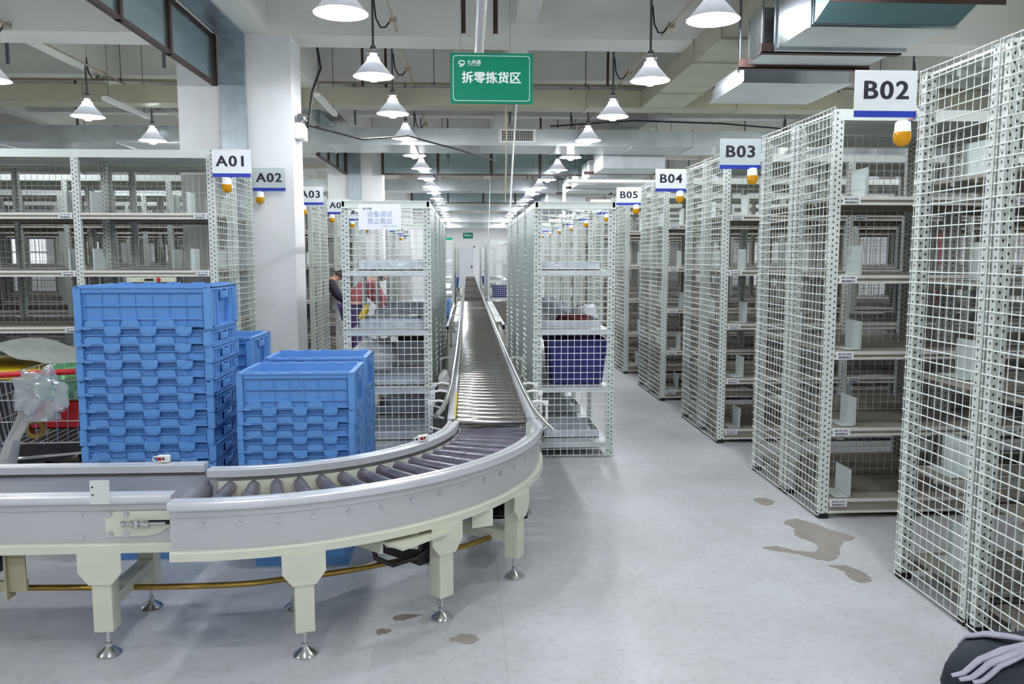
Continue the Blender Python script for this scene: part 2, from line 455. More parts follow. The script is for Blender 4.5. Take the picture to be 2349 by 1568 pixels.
def rack(side, xe, y0, nb, sign, zone_front=None, zone_back=None, books=True, detail=True, note=''):
    s = side
    r = thing('shelving_rack', 'long pale grey double-sided shelving rack with mesh end, %s' % sign, 'shelving rack', (xe, y0, 0), group='grey shelving racks')
    for k in range(nb+1):
        for yy in (0.018, 0.518, 0.592, 1.092):
            p = obj('post', ME_POST, r, (s*(0.029+k*BAY), yy, 0))
            if k == 0: obj('foot_cap', ME_FOOT, p)
    for k in range(nb):
        xc = s*(0.029 + (k+0.5)*BAY)
        obj('back_mesh', ME_BACK, r, (xc, 0.555, 0))
        for i, z in enumerate(LEV):
            me = ME_SHELF_LOW if i == 0 else ME_SHELF
            obj('shelf', me, r, (xc, 0.006, z)); obj('shelf', me, r, (xc, 1.104, z), (0,0,PI))
        obj('top_panel', ME_TOP, r, (xc, 0.002, RH)); obj('top_panel', ME_TOP, r, (xc, 1.108, RH), (0,0,PI))
    for yy in (-0.004, 0.564):
        obj('mesh_panel', ME_END, r, (-0.003 if s > 0 else 0.003, yy, 0), (0,0,0), (s,1,1))
    if detail:
        for i, z in enumerate(LEV):
            for k in range(min(nb, 2)):
                kx = s*(0.029 + k*BAY + 0.088) if s > 0 else s*(0.029 + k*BAY + 0.085)
                if zone_front:
                    c = obj('shelf_label', ME_CARD, r, (kx, -0.003, z-0.022))
                    obj('barcode', ME_BARS, c); obj('lettering', code_me('%s 0%d01' % (zone_front, i+1)), c, (0, -0.0026, 0.009), FACE)
                if zone_back:
                    c = obj('shelf_label', ME_CARD, r, (kx, 1.113, z-0.022), (0,0,PI))
                    obj('barcode', ME_BARS, c)
    if books:
        for i, z in enumerate(LEV):
            for fb in (0, 1):
                q = ((i*7+fb*3) % 5)*0.012
                x = xe + s*(0.20+q); y = y0 + (0.02+q if fb == 0 else 1.09-q)
                o = obj('book_end', ME_BOOK, None, (x, y, z+0.0035), (0, 0, (0 if fb == 0 else PI)), (s if fb == 0 else -s, 1, 1))
                tag(o, 'grey book end on the %s shelf from the floor, %s side, rack %s' % (ORD[i], 'near' if fb == 0 else 'far', note or sign), 'book end', 'metal book ends on the shelves')
    return r

XB, XA = 2.085, -1.985
BN = ['B02','B03','B04','B05','B06','B07','B08','B09','B10','B11']
BY = [2.545, 4.52, 6.47, 8.46, 10.50, 12.5, 14.5, 16.5, 18.5, 20.5]
for i, y in enumerate(BY):
    rack(1, XB, y, [3,4,5,5,5,4,4,3,3,3][i], 'carrying sign %s' % BN[i], 'B%02d-02' % (i+1) if i < 4 else None, 'B%02d-01' % (i+2) if i < 2 else None,
         books=(i < 5), detail=(i < 4), note='of sign %s' % BN[i])
AY = [6.49, 8.46, 10.46, 12.46, 14.46, 16.46, 18.46, 20.46, 22.46]
AN = ['A02','A03','A04','A05','A06','A07','A08','A09','A10']
for i, y in enumerate(AY):
    sg = 'carrying signs A01 and A02' if i == 0 else 'carrying sign %s' % AN[i]
    rack(-1, XA, y, [4,5,6,6,5,5,5,4,4][i], sg, 'A01-01' if i == 0 else None, books=(i in (0, 2)), detail=(i < 1), note='of A01' if i == 0 else 'of sign A04')
# extra book ends either side of the second post of the first left rack
for z, nm in ((LEV[4], 'top open'), (LEV[3], 'second open')):
    for dx, sx in ((0.10, 1), (-0.10, -1), (0.62, 1)):
        o = obj('book_end', ME_BOOK, None, (XA-0.029-BAY+dx, 6.53 if dx < 0.5 else 6.80, z+0.0035), (0,0,0), (sx,1,1))
        where = 'right of the middle post' if dx == 0.10 else ('left of the middle post' if dx < 0 else 'amid the right bay')
        tag(o, 'grey book end %s, %s shelf of the A01 rack' % (where, nm), 'book end', 'metal book ends on the shelves')
# pick display hung below a shelf of the first left rack
t = thing('pick_display', 'beige pick-to-light display with red button under a shelf, above the tall tote stack', 'display unit', (-2.50, 6.47, LEV[3]-0.052))
obj('housing', MB().box(-0.19, 0.19, 0, 0.04, -0.038, 0).data('housing', 'cream', bevel=0.004), t)
obj('screen', MB().box(-0.045, 0.025, -0.003, 0, -0.028, -0.010).data('screen', 'black_rubber'), t)
obj('button', MB().lathe([(0, -0.008), (0.014, -0.008), (0.018, 0)], 16, (0.062, 0, -0.019), 'y').data('button', 'red', smooth=True), t)
obj('indicator', MB().lathe([(0, -0.003), (0.004, -0.003), (0.004, 0)], 10, (-0.07, 0, -0.019), 'y').data('indicator', 'dark_steel'), t)

# ---------------------------------------------------------------- aisle signs and beacons
def aisle_sign(txt, x0, y, z1, grey, label, wd=0.297, ht=0.212):
    t = thing('aisle_sign', label, 'sign', (x0+wd/2, y, z1-ht/2), group='aisle number signs')
    obj('board', MB().box(-wd/2, wd/2, 0, 0.004, -ht/2, ht/2).data('board', 'sign_grey' if grey else 'sign_white'), t)
    obj('stripe', MB().box(-wd/2, wd/2, -0.001, 0, -ht/2, -ht/2+0.029).data('stripe', 'sign_blue'), t)
    obj('lettering', text_mesh(txt, 0.114, 'ink', 0.012, spacing=1.14, thick=0.02), t, (0.0, -0.0006, 0.012), FACE, (1.14,1,1))
    return t
def beacon_parts():
    a = MB().lathe([(0, 0.0), (0.030, 0.0), (0.034, -0.006), (0.036, -0.045), (0.038, -0.048), (0.0, -0.048)], 20).data('beacon_base', 'pvc_white', smooth=True)
    b = MB().lathe([(0.038, -0.048), (0.039, -0.058), (0.037, -0.085), (0.029, -0.102), (0.016, -0.112), (0, -0.115)], 20)
    for k in range(10):
        q = 2*PI*k/10; b.obox((0.038*C(q), 0.038*S(q), -0.068), (0.004, 0.004, 0.03), q)
    b = b.data('lens', 'amber', smooth=True)
    c = MB().box(-0.02, 0.02, -0.012, 0.012, 0, 0.006)
    for k in (-0.018, 0.0, 0.014): c.tube([(k, 0, 0.004), (k+0.002, 0, 0.014)], 0.0022, 6)
    c = c.data('clip', 'pvc_white')
    d = MB().tube([(0.012, 0.0, 0.004), (0.03, -0.006, 0.012), (0.055, 0.0, 0.018), (0.075, 0.012, 0.04)], 0.0022, 6).data('wire', 'red')
    e = MB().tube([(0.01, 0.002, 0.004), (0.034, 0.0, 0.006), (0.058, 0.004, 0.012), (0.078, 0.014, 0.028)], 0.0022, 6).data('wire', 'sign_blue')
    return [('beacon_base', a), ('lens', b), ('clip', c), ('wire', d), ('wire', e)]
BP = beacon_parts()
def beacon(x, y, z, label):
    t = thing('warning_beacon', label, 'warning light', (x, y, z), group='amber warning beacons')
    for n, me in BP: obj(n, me, t)
for i, y in enumerate(BY):
    n = BN[i]; ys = y + 1.145
    aisle_sign(n, 1.790, ys, 2.408 if i == 0 else 2.385, i == 1, 'hanging aisle sign reading %s with a blue stripe' % n)
    beacon(2.032, ys+0.01, 2.178, 'amber and white beacon hanging below sign %s' % n)
aisle_sign('A01', XA+0.004, 6.445, 2.385, False, 'aisle sign reading A01 on the corner of the front left rack')
beacon(-1.875, 6.455, 2.166, 'amber and white beacon hanging below sign A01')
for i, y in enumerate(AY):
    n = AN[i]; ys = y + 1.145
    x0 = XA+0.004
    aisle_sign(n, x0, ys, 2.375, i == 0, 'hanging aisle sign reading %s with a blue stripe' % n)
    beacon(x0+0.06, ys+0.01, 2.155, 'amber and white beacon hanging below sign %s' % n)

# ---------------------------------------------------------------- low mesh cages along the conveyor
MH = 1.965
ME_POST_M = post_me(MH)
def cage(x0, x1, y0, y1, label, levels, conv_side, detail=True, fine=True):
    r = thing('mesh_cage_rack', label, 'shelving rack', (x0, y0, 0), group='mesh cage racks beside the conveyor')
    W, D = x1-x0, y1-y0; nb = max(1, int(round(D/1.06))); bl = D/nb
    for k in range(nb+1):
        for xx in (0.02, W-0.02):
            obj('post', ME_POST_M, r, (xx, 0.027+(D-0.054)*k/nb, 0), (0, 0, 0 if k == 0 else PI/2))
    b = MB(); nx = int(round(W/0.05)); nz = 39
    for k in range(nz+1):
        z = 0.02+(MH-0.02)*k/nz; b.tube([(-0.004, -0.006, z), (W+0.004, -0.006, z)], 0.0027, 6, caps=False)
    for k in range(nx+1):
        x = W*k/nx; b.tube([(x, -0.001, 0.02), (x, -0.001, MH)], 0.0025, 5, caps=False)
    obj('mesh_panel', b.data('mesh_panel', 'wire_paint', smooth=True), r)
    # long side facing the conveyor: mesh over a closed sheet
    xs = W+0.006 if conv_side > 0 else -0.006
    sd = end_panel_me(bl, MH, bow=0.028, r=0.0034)
    xb = W-0.004 if conv_side > 0 else 0.004
    for k in range(nb):
        obj('mesh_panel', sd, r, (xs, k*bl, 0), (0,0,0), (-conv_side,1,1))
        obj('side_sheet', MB().box(-0.002, 0.002, 0.03, bl-0.03, 0.05, MH-0.01).data('side_sheet', 'side_grey'), r, (xb, k*bl, 0))
    for z in levels:
        for k in range(nb):
            s_ = MB().box(0.03, W-0.03, 0.03, bl-0.005, -0.012, 0).box(0.03, W-0.03, 0.008, 0.022, -0.042, -0.001).box(0.03, W-0.03, bl-0.012, bl-0.002, -0.042, -0.001)
            for j in range(1, 8): s_.box(0.03+j*(W-0.06)/8-0.003, 0.03+j*(W-0.06)/8+0.003, 0.04, bl-0.01, 0, 0.003)
            obj('shelf', s_.data('shelf', 'silver_sheet'), r, (0, k*bl, z))
    obj('top_frame', MB().box(0, W, 0, 0.02, MH-0.055, MH).box(0, W, D-0.02, D, MH-0.055, MH).box(0, 0.02, 0, D, MH-0.04, MH).box(W-0.02, W, 0, D, MH-0.04, MH).data('top_frame', 'rack_paint'), r)
    br = MB()
    for k in range(nb): br.tube([(0.03, k*bl+0.03, MH-0.03), (W-0.03, (k+1)*bl-0.03, MH-0.03)], 0.008, 6)
    obj('brace', br.data('brace', 'rack_paint'), r)
    return r
CLV = [0.12, 0.555, 1.0, 1.45]
cage(0.513, 1.12, 6.05, 10.3, 'white mesh cage rack right of the conveyor with a navy tote inside', CLV, -1)
cage(-0.93, -0.28, 6.05, 10.3, 'white mesh cage rack left of the conveyor with a paper notice on it', [0.12, 0.555, 1.0, 1.45], 1)
cage(0.50, 1.06, 19.6, 23.8, 'second mesh cage rack right of the conveyor, beyond the roller table', CLV, -1)
cage(-0.95, -0.33, 19.6, 23.8, 'second mesh cage rack left of the conveyor, beyond the roller table', CLV, 1)
cage(0.52, 1.08, 30.0, 34.0, 'third and farthest mesh cage rack right of the conveyor', CLV, -1)
cage(-0.95, -0.36, 30.0, 34.0, 'third and farthest mesh cage rack left of the conveyor', CLV, 1)

# paper notice tied on the left cage
t = thing('paper_notice', 'white paper notice with pale blue writing tied to the left mesh cage', 'notice', (-0.647, 6.03, 1.848))
obj('sheet', MB().box(-0.158, 0.158, 0, 0.0012, -0.094, 0.094).data('sheet', 'paper'), t)
obj('lettering', text_mesh('设备调试', 0.047, 'ink_pale', 0.0), t, (0, -0.0006, 0.018), FACE)
obj('lettering', text_mesh('禁止靠近', 0.047, 'ink_pale', 0.0), t, (0, -0.0006, -0.034), FACE)
obj('lettering', text_mesh('九州通', 0.017, 'ink', 0.01), t, (-0.085, -0.0006, 0.060), FACE)
b = MB()
for k in range(10):
    x = 0.020+0.0095*k+(0.012 if k > 4 else 0); b.box(x, x+0.006, -0.0006, 0, -0.070, -0.064)
obj('small_print', b.data('small_print', 'ink_pale'), t)

def logo_me(s, m):
    # a round swirl with an open wave inside and a tail swept to the lower left
    b = MB()
    def stroke(pts, w0):
        n = len(pts); L = []
        for i, (x, y) in enumerate(pts):
            x0, y0 = pts[max(0, i-1)]; x1, y1 = pts[min(n-1, i+1)]; l = math.hypot(x1-x0, y1-y0) or 1
            wv = w0[0]+(w0[1]-w0[0])*i/(n-1)
            L += [((x-(y1-y0)/l*wv)*s, 0, (y+(x1-x0)/l*wv)*s), ((x+(y1-y0)/l*wv)*s, 0, (y-(x1-x0)/l*wv)*s)]
        b.add(L, [(2*i, 2*i+1, 2*i+3, 2*i+2) for i in range(n-1)])
    el = lambda cx, cy, rx, ry, a0, a1, n=18: [(cx+rx*C(a0+(a1-a0)*i/n), cy+ry*S(a0+(a1-a0)*i/n)) for i in range(n+1)]
    stroke(el(0, 0.14, 0.58, 0.40, 0.1, PI*1.75), (0.10, 0.12))
    stroke(el(-0.08, 0.06, 0.34, 0.20, PI, PI*1.95), (0.14, 0.05))
    stroke(el(-0.42, 0.14, 1.0, 0.72, 0.1, -PI/2), (0.06, 0.12))
    return b.data('logo', m)
obj('logo', logo_me(0.012, 'ink'), t, (-0.117, -0.0006, 0.060))

def goods_tray(x0, x1, y, z, h, d, label, m='foil'):
    o = obj('goods_tray', MB().box(x0, x1, 0, d, 0, 0.004).box(x0, x1, 0, 0.004, 0, h).box(x0, x1, d-0.004, d, 0, h).box(x0, x0+0.004, 0, d, 0, h).box(x1-0.004, x1, 0, d, 0, h).data('goods_tray', m), None, (0, y, z))
    return tag(o, label, 'tray', 'shallow silver trays in the cage racks')
k = 0
for (x0, x1, z) in ((0.56, 1.04, 1.4505), (0.56, 1.05, 1.0005), (0.60, 1.04, 0.1205)):
    for j in range(4):
        goods_tray(x0, x1, 6.22+1.06*j, z+0.003, 0.055, 0.5, 'shallow silver tray, %s from the front, on the %s shelf of the right mesh cage' % (ORD[j], {1.4505:'top', 1.0005:'third', 0.1205:'bottom'}[z]))
for (x0, x1, z) in ((-0.84, -0.34, 1.4505), (-0.84, -0.34, 1.0005), (-0.84, -0.34, 0.1205), (-0.84, -0.34, 0.5555)):
    for j in range(3):
        goods_tray(x0, x1, 6.2+1.06*j, z+0.003, 0.075, 0.45, 'shallow silver tray, %s from the front, on the %s shelf of the left mesh cage' % (ORD[j], {1.4505:'top', 1.0005:'third', 0.1205:'bottom', 0.5555:'second'}[z]))
# ---------------------------------------------------------------- conveyors
ZR = 0.65                      # top of the side rails
# side rail profile (offset outwards, height): aluminium head, web and bottom flange
HEAD = [(0.0, ZR-0.034), (0.0, ZR-0.004), (0.004, ZR), (0.028, ZR), (0.032, ZR-0.006), (0.038, ZR-0.006), (0.042, ZR), (0.060, ZR), (0.064, ZR-0.006), (0.064, ZR-0.026), (0.058, ZR-0.034)]
WEB = [(0.030, ZR-0.19), (0.030, ZR-0.034), (0.046, ZR-0.034), (0.046, ZR-0.062), (0.042, ZR-0.066), (0.042, ZR-0.19)]
FLG = [(0.020, ZR-0.226), (0.020, ZR-0.190), (0.056, ZR-0.190), (0.062, ZR-0.196), (0.062, ZR-0.226)]
def side_rail(name, path, parent, flip=1):
    b = MB()
    path = [(x, y, nx*flip, ny*flip) for x, y, nx, ny in path]
    b.sweep(path, HEAD)
    b.mi = 1; b.sweep(path, WEB)
    b.mi = 2; b.sweep(path, FLG)
    return obj(name, b.data(name, ['alu', 'rail_face', 'cream'], smooth=True), parent)
def bolt_me():
    return MB().lathe([(0, -0.010), (0.007, -0.010), (0.008, -0.006), (0.008, -0.002), (0.013, -0.002), (0.013, 0.0)], 10, (0,0,0), 'y').data('bolt', 'chrome', smooth=True)
ME_BOLT = bolt_me()
def leg_parts(parent, x, y, rz, ztop, plate=True, hw=0.037, foot=True, bracket_w=0.082):
    b = MB().box(-hw, hw, -hw, hw, 0.105, ztop)
    l = obj('leg', b.data('leg', 'cream', bevel=0.004), parent, (x, y, 0), (0,0,rz))
    if plate:
        pz = ztop
        obj('bracket', MB().prism([(-bracket_w, pz), (-bracket_w, pz-0.075), (-hw-0.006, pz-0.125), (hw+0.006, pz-0.125), (bracket_w, pz-0.075), (bracket_w, pz)], -hw-0.008, -hw, 'xz').data('bracket', 'cream'), l)
    if foot:
        obj('levelling_foot', MB().lathe([(0, 0.0), (0.044, 0.0), (0.047, 0.006), (0.040, 0.014), (0.022, 0.026), (0.013, 0.034), (0.013, 0.048), (0.008, 0.05), (0.008, 0.11), (0.0, 0.11)], 20).data('levelling_foot', 'chrome', smooth=True), l)
    return l

# --- belt conveyor entering from the left
BY0, BY1 = 3.03, 3.545          # outer faces of its rails
bc = thing('belt_conveyor', 'grey belt conveyor on cream legs entering from the left', 'conveyor', (-2.2, 3.29, 0))
OX, OY = -2.2, 3.29
XE, XS = -1.135, -3.6
def pth(x0, x1, y, ny): return [(x0-OX, y-OY, 0, ny), (x1-OX, y-OY, 0, ny)]
side_rail('side_rail', pth(XS, XE, BY0+0.064, -1), bc)
side_rail('side_rail', pth(XS, XE-0.02, BY1-0.064, 1), bc)
b = MB()
zb = ZR-0.045
ring = [(XS, zb)] + [(XE-0.02+0.055*S(PI*i/8)-0.0, zb-0.055+0.055*C(PI*i/8)) for i in range(9)] + [(XS, zb-0.11)]
n = len(ring)
vs = [(x-OX, BY0+0.075-OY, z) for x, z in ring] + [(x-OX, BY1-0.075-OY, z) for x, z in ring]
b.add(vs, [(i, i+1, n+i+1, n+i) for i in range(n-1)] + [tuple(range(n))[::-1], tuple(range(n, 2*n))])
obj('belt', b.data('belt', 'belt', smooth=True), bc)
# take-up plate with its tensioning screw and bolts on the near rail
tp = obj('tension_plate', MB().prism([(-1.39-OX, ZR-0.165), (-1.39-OX, ZR-0.066), (-1.15-OX, ZR-0.066), (-1.15-OX, ZR-0.13), (-1.19-OX, ZR-0.155), (-1.24-OX, ZR-0.165)], -0.006, 0, 'xz').data('tension_plate', 'cream'), bc, (0, BY0+0.022-OY, 0))
for dx, dz in ((-1.372, -0.075), (-1.31, -0.075), (-1.372, -0.155), (-1.312, -0.155)):
    obj('bolt', ME_BOLT, tp, (dx-OX, -0.006, ZR+dz))
obj('tension_screw', MB().tube([(-1.315-OX, -0.015, ZR-0.112), (-1.16-OX, -0.015, ZR-0.112)], 0.0055, 8).tube([(-1.325-OX, -0.015, ZR-0.112), (-1.312-OX, -0.015, ZR-0.112)], 0.011, 6).tube([(-1.29-OX, -0.015, ZR-0.112), (-1.28-OX, -0.015, ZR-0.112)], 0.012, 6).box(-1.275-OX, -1.262-OX, -0.028, 0, ZR-0.126, ZR-0.098).tube([(-1.245-OX, -0.016, ZR-0.112), (-1.222-OX, -0.016, ZR-0.112)], 0.014, 8).data('tension_screw', 'chrome', smooth=True), tp)
obj('slot', MB().box(-1.225-OX, -1.14-OX, -0.0075, -0.006, ZR-0.120, ZR-0.102).data('slot', 'black_rubber'), tp)
for x in (-1.48, -1.9):
    for z in (ZR-0.165, ZR-0.078): obj('bolt', ME_BOLT, bc, (x-OX, BY0+0.022-OY, z), (0,0,0), (0.8,0.8,0.8))
# reflector plate standing on the near rail
rp = obj('reflector_plate', MB().box(-0.036, 0.036, -0.002, 0.001, -0.03, 0.062).data('reflector_plate', 'rack_paint'), bc, (-1.395-OX, BY0-0.003-OY, ZR))
obj('bolt_holes', MB().lathe([(0, -0.0025), (0.004, -0.0025), (0.004, 0)], 10, (-0.026, 0, 0.036), 'y').lathe([(0, -0.0025), (0.004, -0.0025), (0.004, 0)], 10, (-0.026, 0, 0.006), 'y').data('bolt_holes', 'dark_steel'), rp)
zt = ZR-0.226
leg_parts(bc, -1.415-OX, 3.075-OY, 0, zt)
leg_parts(bc, -1.415-OX, 3.50-OY, 0, zt, plate=False)
obj('cross_bar', MB().box(-0.03, 0.03, 0.037, 0.40, 0.185, 0.235).data('cross_bar', 'cream'), bc, (-1.415-OX, 3.075-OY, 0))
# drive drum and its hanging bracket under the belt
obj('drive_drum', MB().lathe([(0, 0), (0.105, 0), (0.112, 0.01), (0.112, 0.30), (0.105, 0.31), (0, 0.31)], 28, (0,0,0), 'y').data('drive_drum', 'motor_black', smooth=True), bc, (-1.995-OX, 3.13-OY, 0.35))
hb = MB().box(-1.86, -1.785, 3.115, 3.121, 0.245, zt).box(-1.86, -1.853, 3.10, 3.16, 0.215, zt).box(-2.05, -1.79, 3.12, 3.14, 0.245, 0.285)
hb.v = [(x-OX+0.05, y-OY, z) for x, y, z in hb.v]
obj('hanger_bracket', hb.data('hanger_bracket', 'conduit'), bc)
# small sensors clipped on the far rails
def sensor(x, y, rz, label):
    t = thing('photo_sensor', label, 'sensor', (x, y, ZR+0.002), rz)
    obj('housing', MB().box(-0.022, 0.03, -0.012, 0.012, 0.0, 0.032).data('housing', 'pvc_white', bevel=0.004), t)
    obj('lens', MB().box(-0.020, -0.002, -0.0135, -0.012, 0.010, 0.024).data('lens', 'red'), t)
    obj('status_window', MB().box(0.002, 0.010, -0.0135, -0.012, 0.012, 0.024).data('status_window', 'motor_black').copy(), t)
    obj('cable', MB().tube([(-0.02, 0, 0.026), (-0.04, 0, 0.024), (-0.046, 0, 0.012), (-0.036, 0.004, 0.003)], 0.003, 6).data('cable', 'pvc_white'), t)
    return t
sensor(-1.345, 3.525, 0, 'small white sensor with red lens on the far rail of the belt conveyor')
sensor(-0.225, 3.865, 0.6, 'small white sensor on the inner rail of the curved roller conveyor')

# --- curved roller conveyor, quarter turn about (CX, CY)
CX, CY = -1.06, 4.40
RO, RI = 1.475, 0.945           # outer faces of the two rails
A0, A1 = -PI/2-0.035, 0.0
cc = thing('curved_roller_conveyor', 'ninety degree curved roller conveyor with dark tapered rollers', 'conveyor', (CX, CY, 0))
side_rail('outer_rail', arc(0, 0, RO-0.064, A0, A1, 48), cc)
side_rail('inner_rail', arc(0, 0, RI+0.064, A0-0.02, A1-0.03, 40), cc, -1)
def roller_curve():
    b = MB(); r0, r1 = 1.0, 1.40; prof = []
    prof = [(0, r0), (0.024, r0), (0.026, r0+0.004)]
    for i in range(4):
        a = r0+0.004+(r1-r0-0.008)*i/4; e = r0+0.004+(r1-r0-0.008)*(i+1)/4
        rr = 0.026+0.009*(i/4); re = 0.026+0.009*((i+1)/4)
        prof += [(rr, a+0.001), (re, e-0.001), (re-0.0015, e)]
    prof += [(0.02, r1), (0, r1)]
    return b.lathe(prof, 20, (0,0,0), 'x').data('roller', 'roller_pvc', smooth=True)
ME_RC = roller_curve()
NR = 17
for i in range(NR):
    a = -PI/2 + 0.045 + (PI/2-0.075)*i/(NR-1)
    obj('roller', ME_RC, cc, (0, 0, ZR-0.075), (0, 0, a))
    p = (RO-0.064+0.042)*1.0
    obj('bolt', ME_BOLT, cc, (p*C(a), p*S(a), ZR-0.088), (0, 0, a+PI/2))
obj('pan', MB().sweep(arc(0, 0, 1.21, A0+0.03, A1, 40), [(-0.215, 0.455), (-0.215, 0.46), (0.215, 0.46), (0.215, 0.455)]).data('pan', 'cream'), cc)
obj('chain_guard', MB().sweep(arc(0, 0, 1.012, A0+0.03, A1, 40), [(0.0, ZR-0.125), (0.0, ZR-0.05), (0.006, ZR-0.05), (0.006, ZR-0.125)]).data('chain_guard', 'cream', smooth=True), cc)
def cleg(a, ro=True, ri=True):
    if ro: leg_parts(cc, 1.435*C(a), 1.435*S(a), a+PI/2, zt)
    if ri: leg_parts(cc, 0.985*C(a), 0.985*S(a), a+PI/2, zt, plate=False)
    if ro and ri: obj('cross_bar', MB().box(1.02, 1.40, -0.03, 0.03, 0.185, 0.235).data('cross_bar', 'cream'), cc, (0,0,0), (0,0,a))
cleg(math.atan2(-1.40, 0.425)); cleg(math.atan2(-1.15, 1.00), True, False); cleg(math.atan2(-0.66, 1.30))
# drive motor, mesh guard, tray and cable under the curve
mg = MB().obox((0.80, -0.93, 0.31), (0.30, 0.17, 0.15), -0.75)
obj('drive_motor', mg.data('drive_motor', 'motor_black', bevel=0.01), cc)
obj('motor_tray', MB().obox((0.66, -1.02, 0.40), (0.62, 0.26, 0.012), -0.75).obox((0.56, -1.10, 0.375), (0.40, 0.012, 0.05), -0.75).data('motor_tray', 'cream'), cc)
obj('fan_guard', MB().obox((0.93, -1.02, 0.335), (0.01, 0.16, 0.13), -0.75).data('fan_guard', 'dark_steel'), cc)
obj('hanger_plate', MB().obox((0.78, -1.16, 0.385), (0.14, 0.008, 0.08), -0.2).obox((1.12, -0.92, 0.385), (0.10, 0.008, 0.075), 0.35).data('hanger_plate', 'cream'), cc)
obj('cable', MB().tube([(0.66, -1.14, 0.36), (0.67, -1.15, 0.30), (0.74, -1.14, 0.265), (0.84, -1.10, 0.28), (0.92, -1.05, 0.33), (0.95, -1.0, 0.38)], 0.011, 10).data('cable', 'black_rubber', smooth=True), cc)
# end plate of the rail near the straight section
ep = obj('reflector_plate', MB().box(-0.0015, 0.0015, -0.04, 0.04, -0.03, 0.07).data('reflector_plate', 'rack_paint'), cc, (1.365, -0.42, ZR), (0, 0, -0.32))

# brass conduit looping under the conveyors
ctl = [(-3.4, 3.30), (-2.6, 3.295), (-1.95, 3.29), (-1.3, 3.265), (-0.95, 3.275), (-0.795, 3.315), (-0.585, 3.375), (-0.33, 3.49), (-0.04, 3.655), (0.12, 3.80), (0.2, 3.92)]
path = []
for i in range(len(ctl)-1):
    p0, p1, p2, p3 = [Vector(ctl[max(0, min(len(ctl)-1, i+k-1))]) for k in range(4)]
    for q in range(5):
        t_ = q/5; v = 0.5*((2*p1)+(p2-p0)*t_+(2*p0-5*p1+4*p2-p3)*t_*t_+(3*p1-p0-3*p2+p3)*t_**3); path.append((v.x, v.y, 0.19))
tag(obj('brass_pipe', MB().tube([(x+1.3, y-3.3, z-0.19) for x, y, z in path], 0.0125, 12).data('brass_pipe', 'brass', smooth=True), None, (-1.3, 3.3, 0.19)),
    'thin brass pipe running behind the conveyor legs and bending with the curve', 'pipe')

# --- long straight roller conveyor
sx0, sx1 = -0.125, 0.375
lc = thing('straight_roller_conveyor', 'long straight conveyor of steel rollers running to the far wall', 'conveyor', (0.125, 4.4, 0))
Y0, Y1 = 4.425, 38.0
SR = [(0.0, ZR-0.03), (0.0, ZR), (0.045, ZR), (0.045, ZR-0.03)]
for nm, xx, fl in (('side_rail', -0.125-0.015+0.045-0.125, -1), ('side_rail', 0.356-0.125, 1)):
    b = MB(); x0 = xx
    b.box(x0-0.022, x0+0.022, Y0-4.4, Y1-4.4, ZR-0.02, ZR); b.mi = 1
    b.box(x0-0.014, x0+0.014, Y0-4.4, Y1-4.4, ZR-0.17, ZR-0.02); b.mi = 2
    b.box(x0-0.03, x0+0.03, Y0-4.4, Y1-4.4, ZR-0.20, ZR-0.17)
    obj(nm, b.data(nm, ['alu', 'rail_face', 'cream']), lc)
ME_RS = MB().lathe([(0, -0.205), (0.012, -0.205), (0.012, -0.192), (0.0245, -0.190), (0.0255, -0.188), (0.0255, 0.165), (0.021, 0.167), (0.021, 0.178), (0.0255, 0.18), (0.0255, 0.188), (0.012, 0.19), (0.012, 0.205), (0, 0.205)], 14, (0,0,0), 'x').data('roller', 'roller_steel', smooth=True)
PITCH = 0.122
for i in range(100):
    obj('roller', ME_RS, lc, (0.0, Y0+0.03+PITCH*i-4.4, ZR-0.03))
b = MB(); y = Y0+0.03+PITCH*100
while y < Y1-0.03:
    b.lathe([(0, -0.205), (0.0255, -0.2), (0.0255, 0.2), (0, 0.205)], 8, (0.0, y-4.4, ZR-0.03), 'x'); y += PITCH
o = obj('far_rollers', b.data('far_rollers', 'roller_steel', smooth=True), lc); o['kind'] = 'stuff'
# dark chain cover with sprockets inside the left rail
obj('chain_cover', MB().box(-0.225, -0.205, Y0-4.4, Y1-4.4, ZR-0.055, ZR-0.008).data('chain_cover', 'dark_steel'), lc)
for i in range(5):
    obj('sprocket', MB().lathe([(0, -0.006), (0.026, -0.006), (0.028, 0), (0.026, 0.006), (0, 0.006)], 14, (0,0,0), 'x').data('sprocket', 'yellow', smooth=True), lc, (-0.200, Y0+0.12+0.16*i-4.4, ZR-0.012))
# guide tubes and their white brackets
gx = 0.405-0.125; gz = ZR+0.05
gt = [(0.302-0.125, Y1-4.4, gz), (0.318-0.125, 9.3-4.4, gz), (0.330-0.125, 6.4-4.4, gz), (0.336-0.125, 5.1-4.4, gz), (0.346-0.125, 4.5-4.4, gz), (0.362-0.125, 4.22-4.4, gz), (0.385-0.125, 3.98-4.4, gz), (0.403-0.125, 3.83-4.4, gz)]
gt = [(x+(0.022 if i > 0 else 0.03), y, z) for i, (x, y, z) in enumerate(gt)]
obj('guide_tube', MB().tube(gt, 0.0135, 12).data('guide_tube', 'chrome', smooth=True), lc)
gl = [(-0.232, Y1-4.4, gz-0.01), (-0.232, 7.5-4.4, gz-0.01), (-0.24, 5.4-4.4, gz-0.01), (-0.255, 4.8-4.4, gz-0.01), (-0.275, 4.5-4.4, gz-0.01), (-0.30, 4.3-4.4, gz-0.01)]
obj('guide_tube', MB().tube(gl, 0.0135, 12).data('guide_tube', 'chrome', smooth=True), lc)
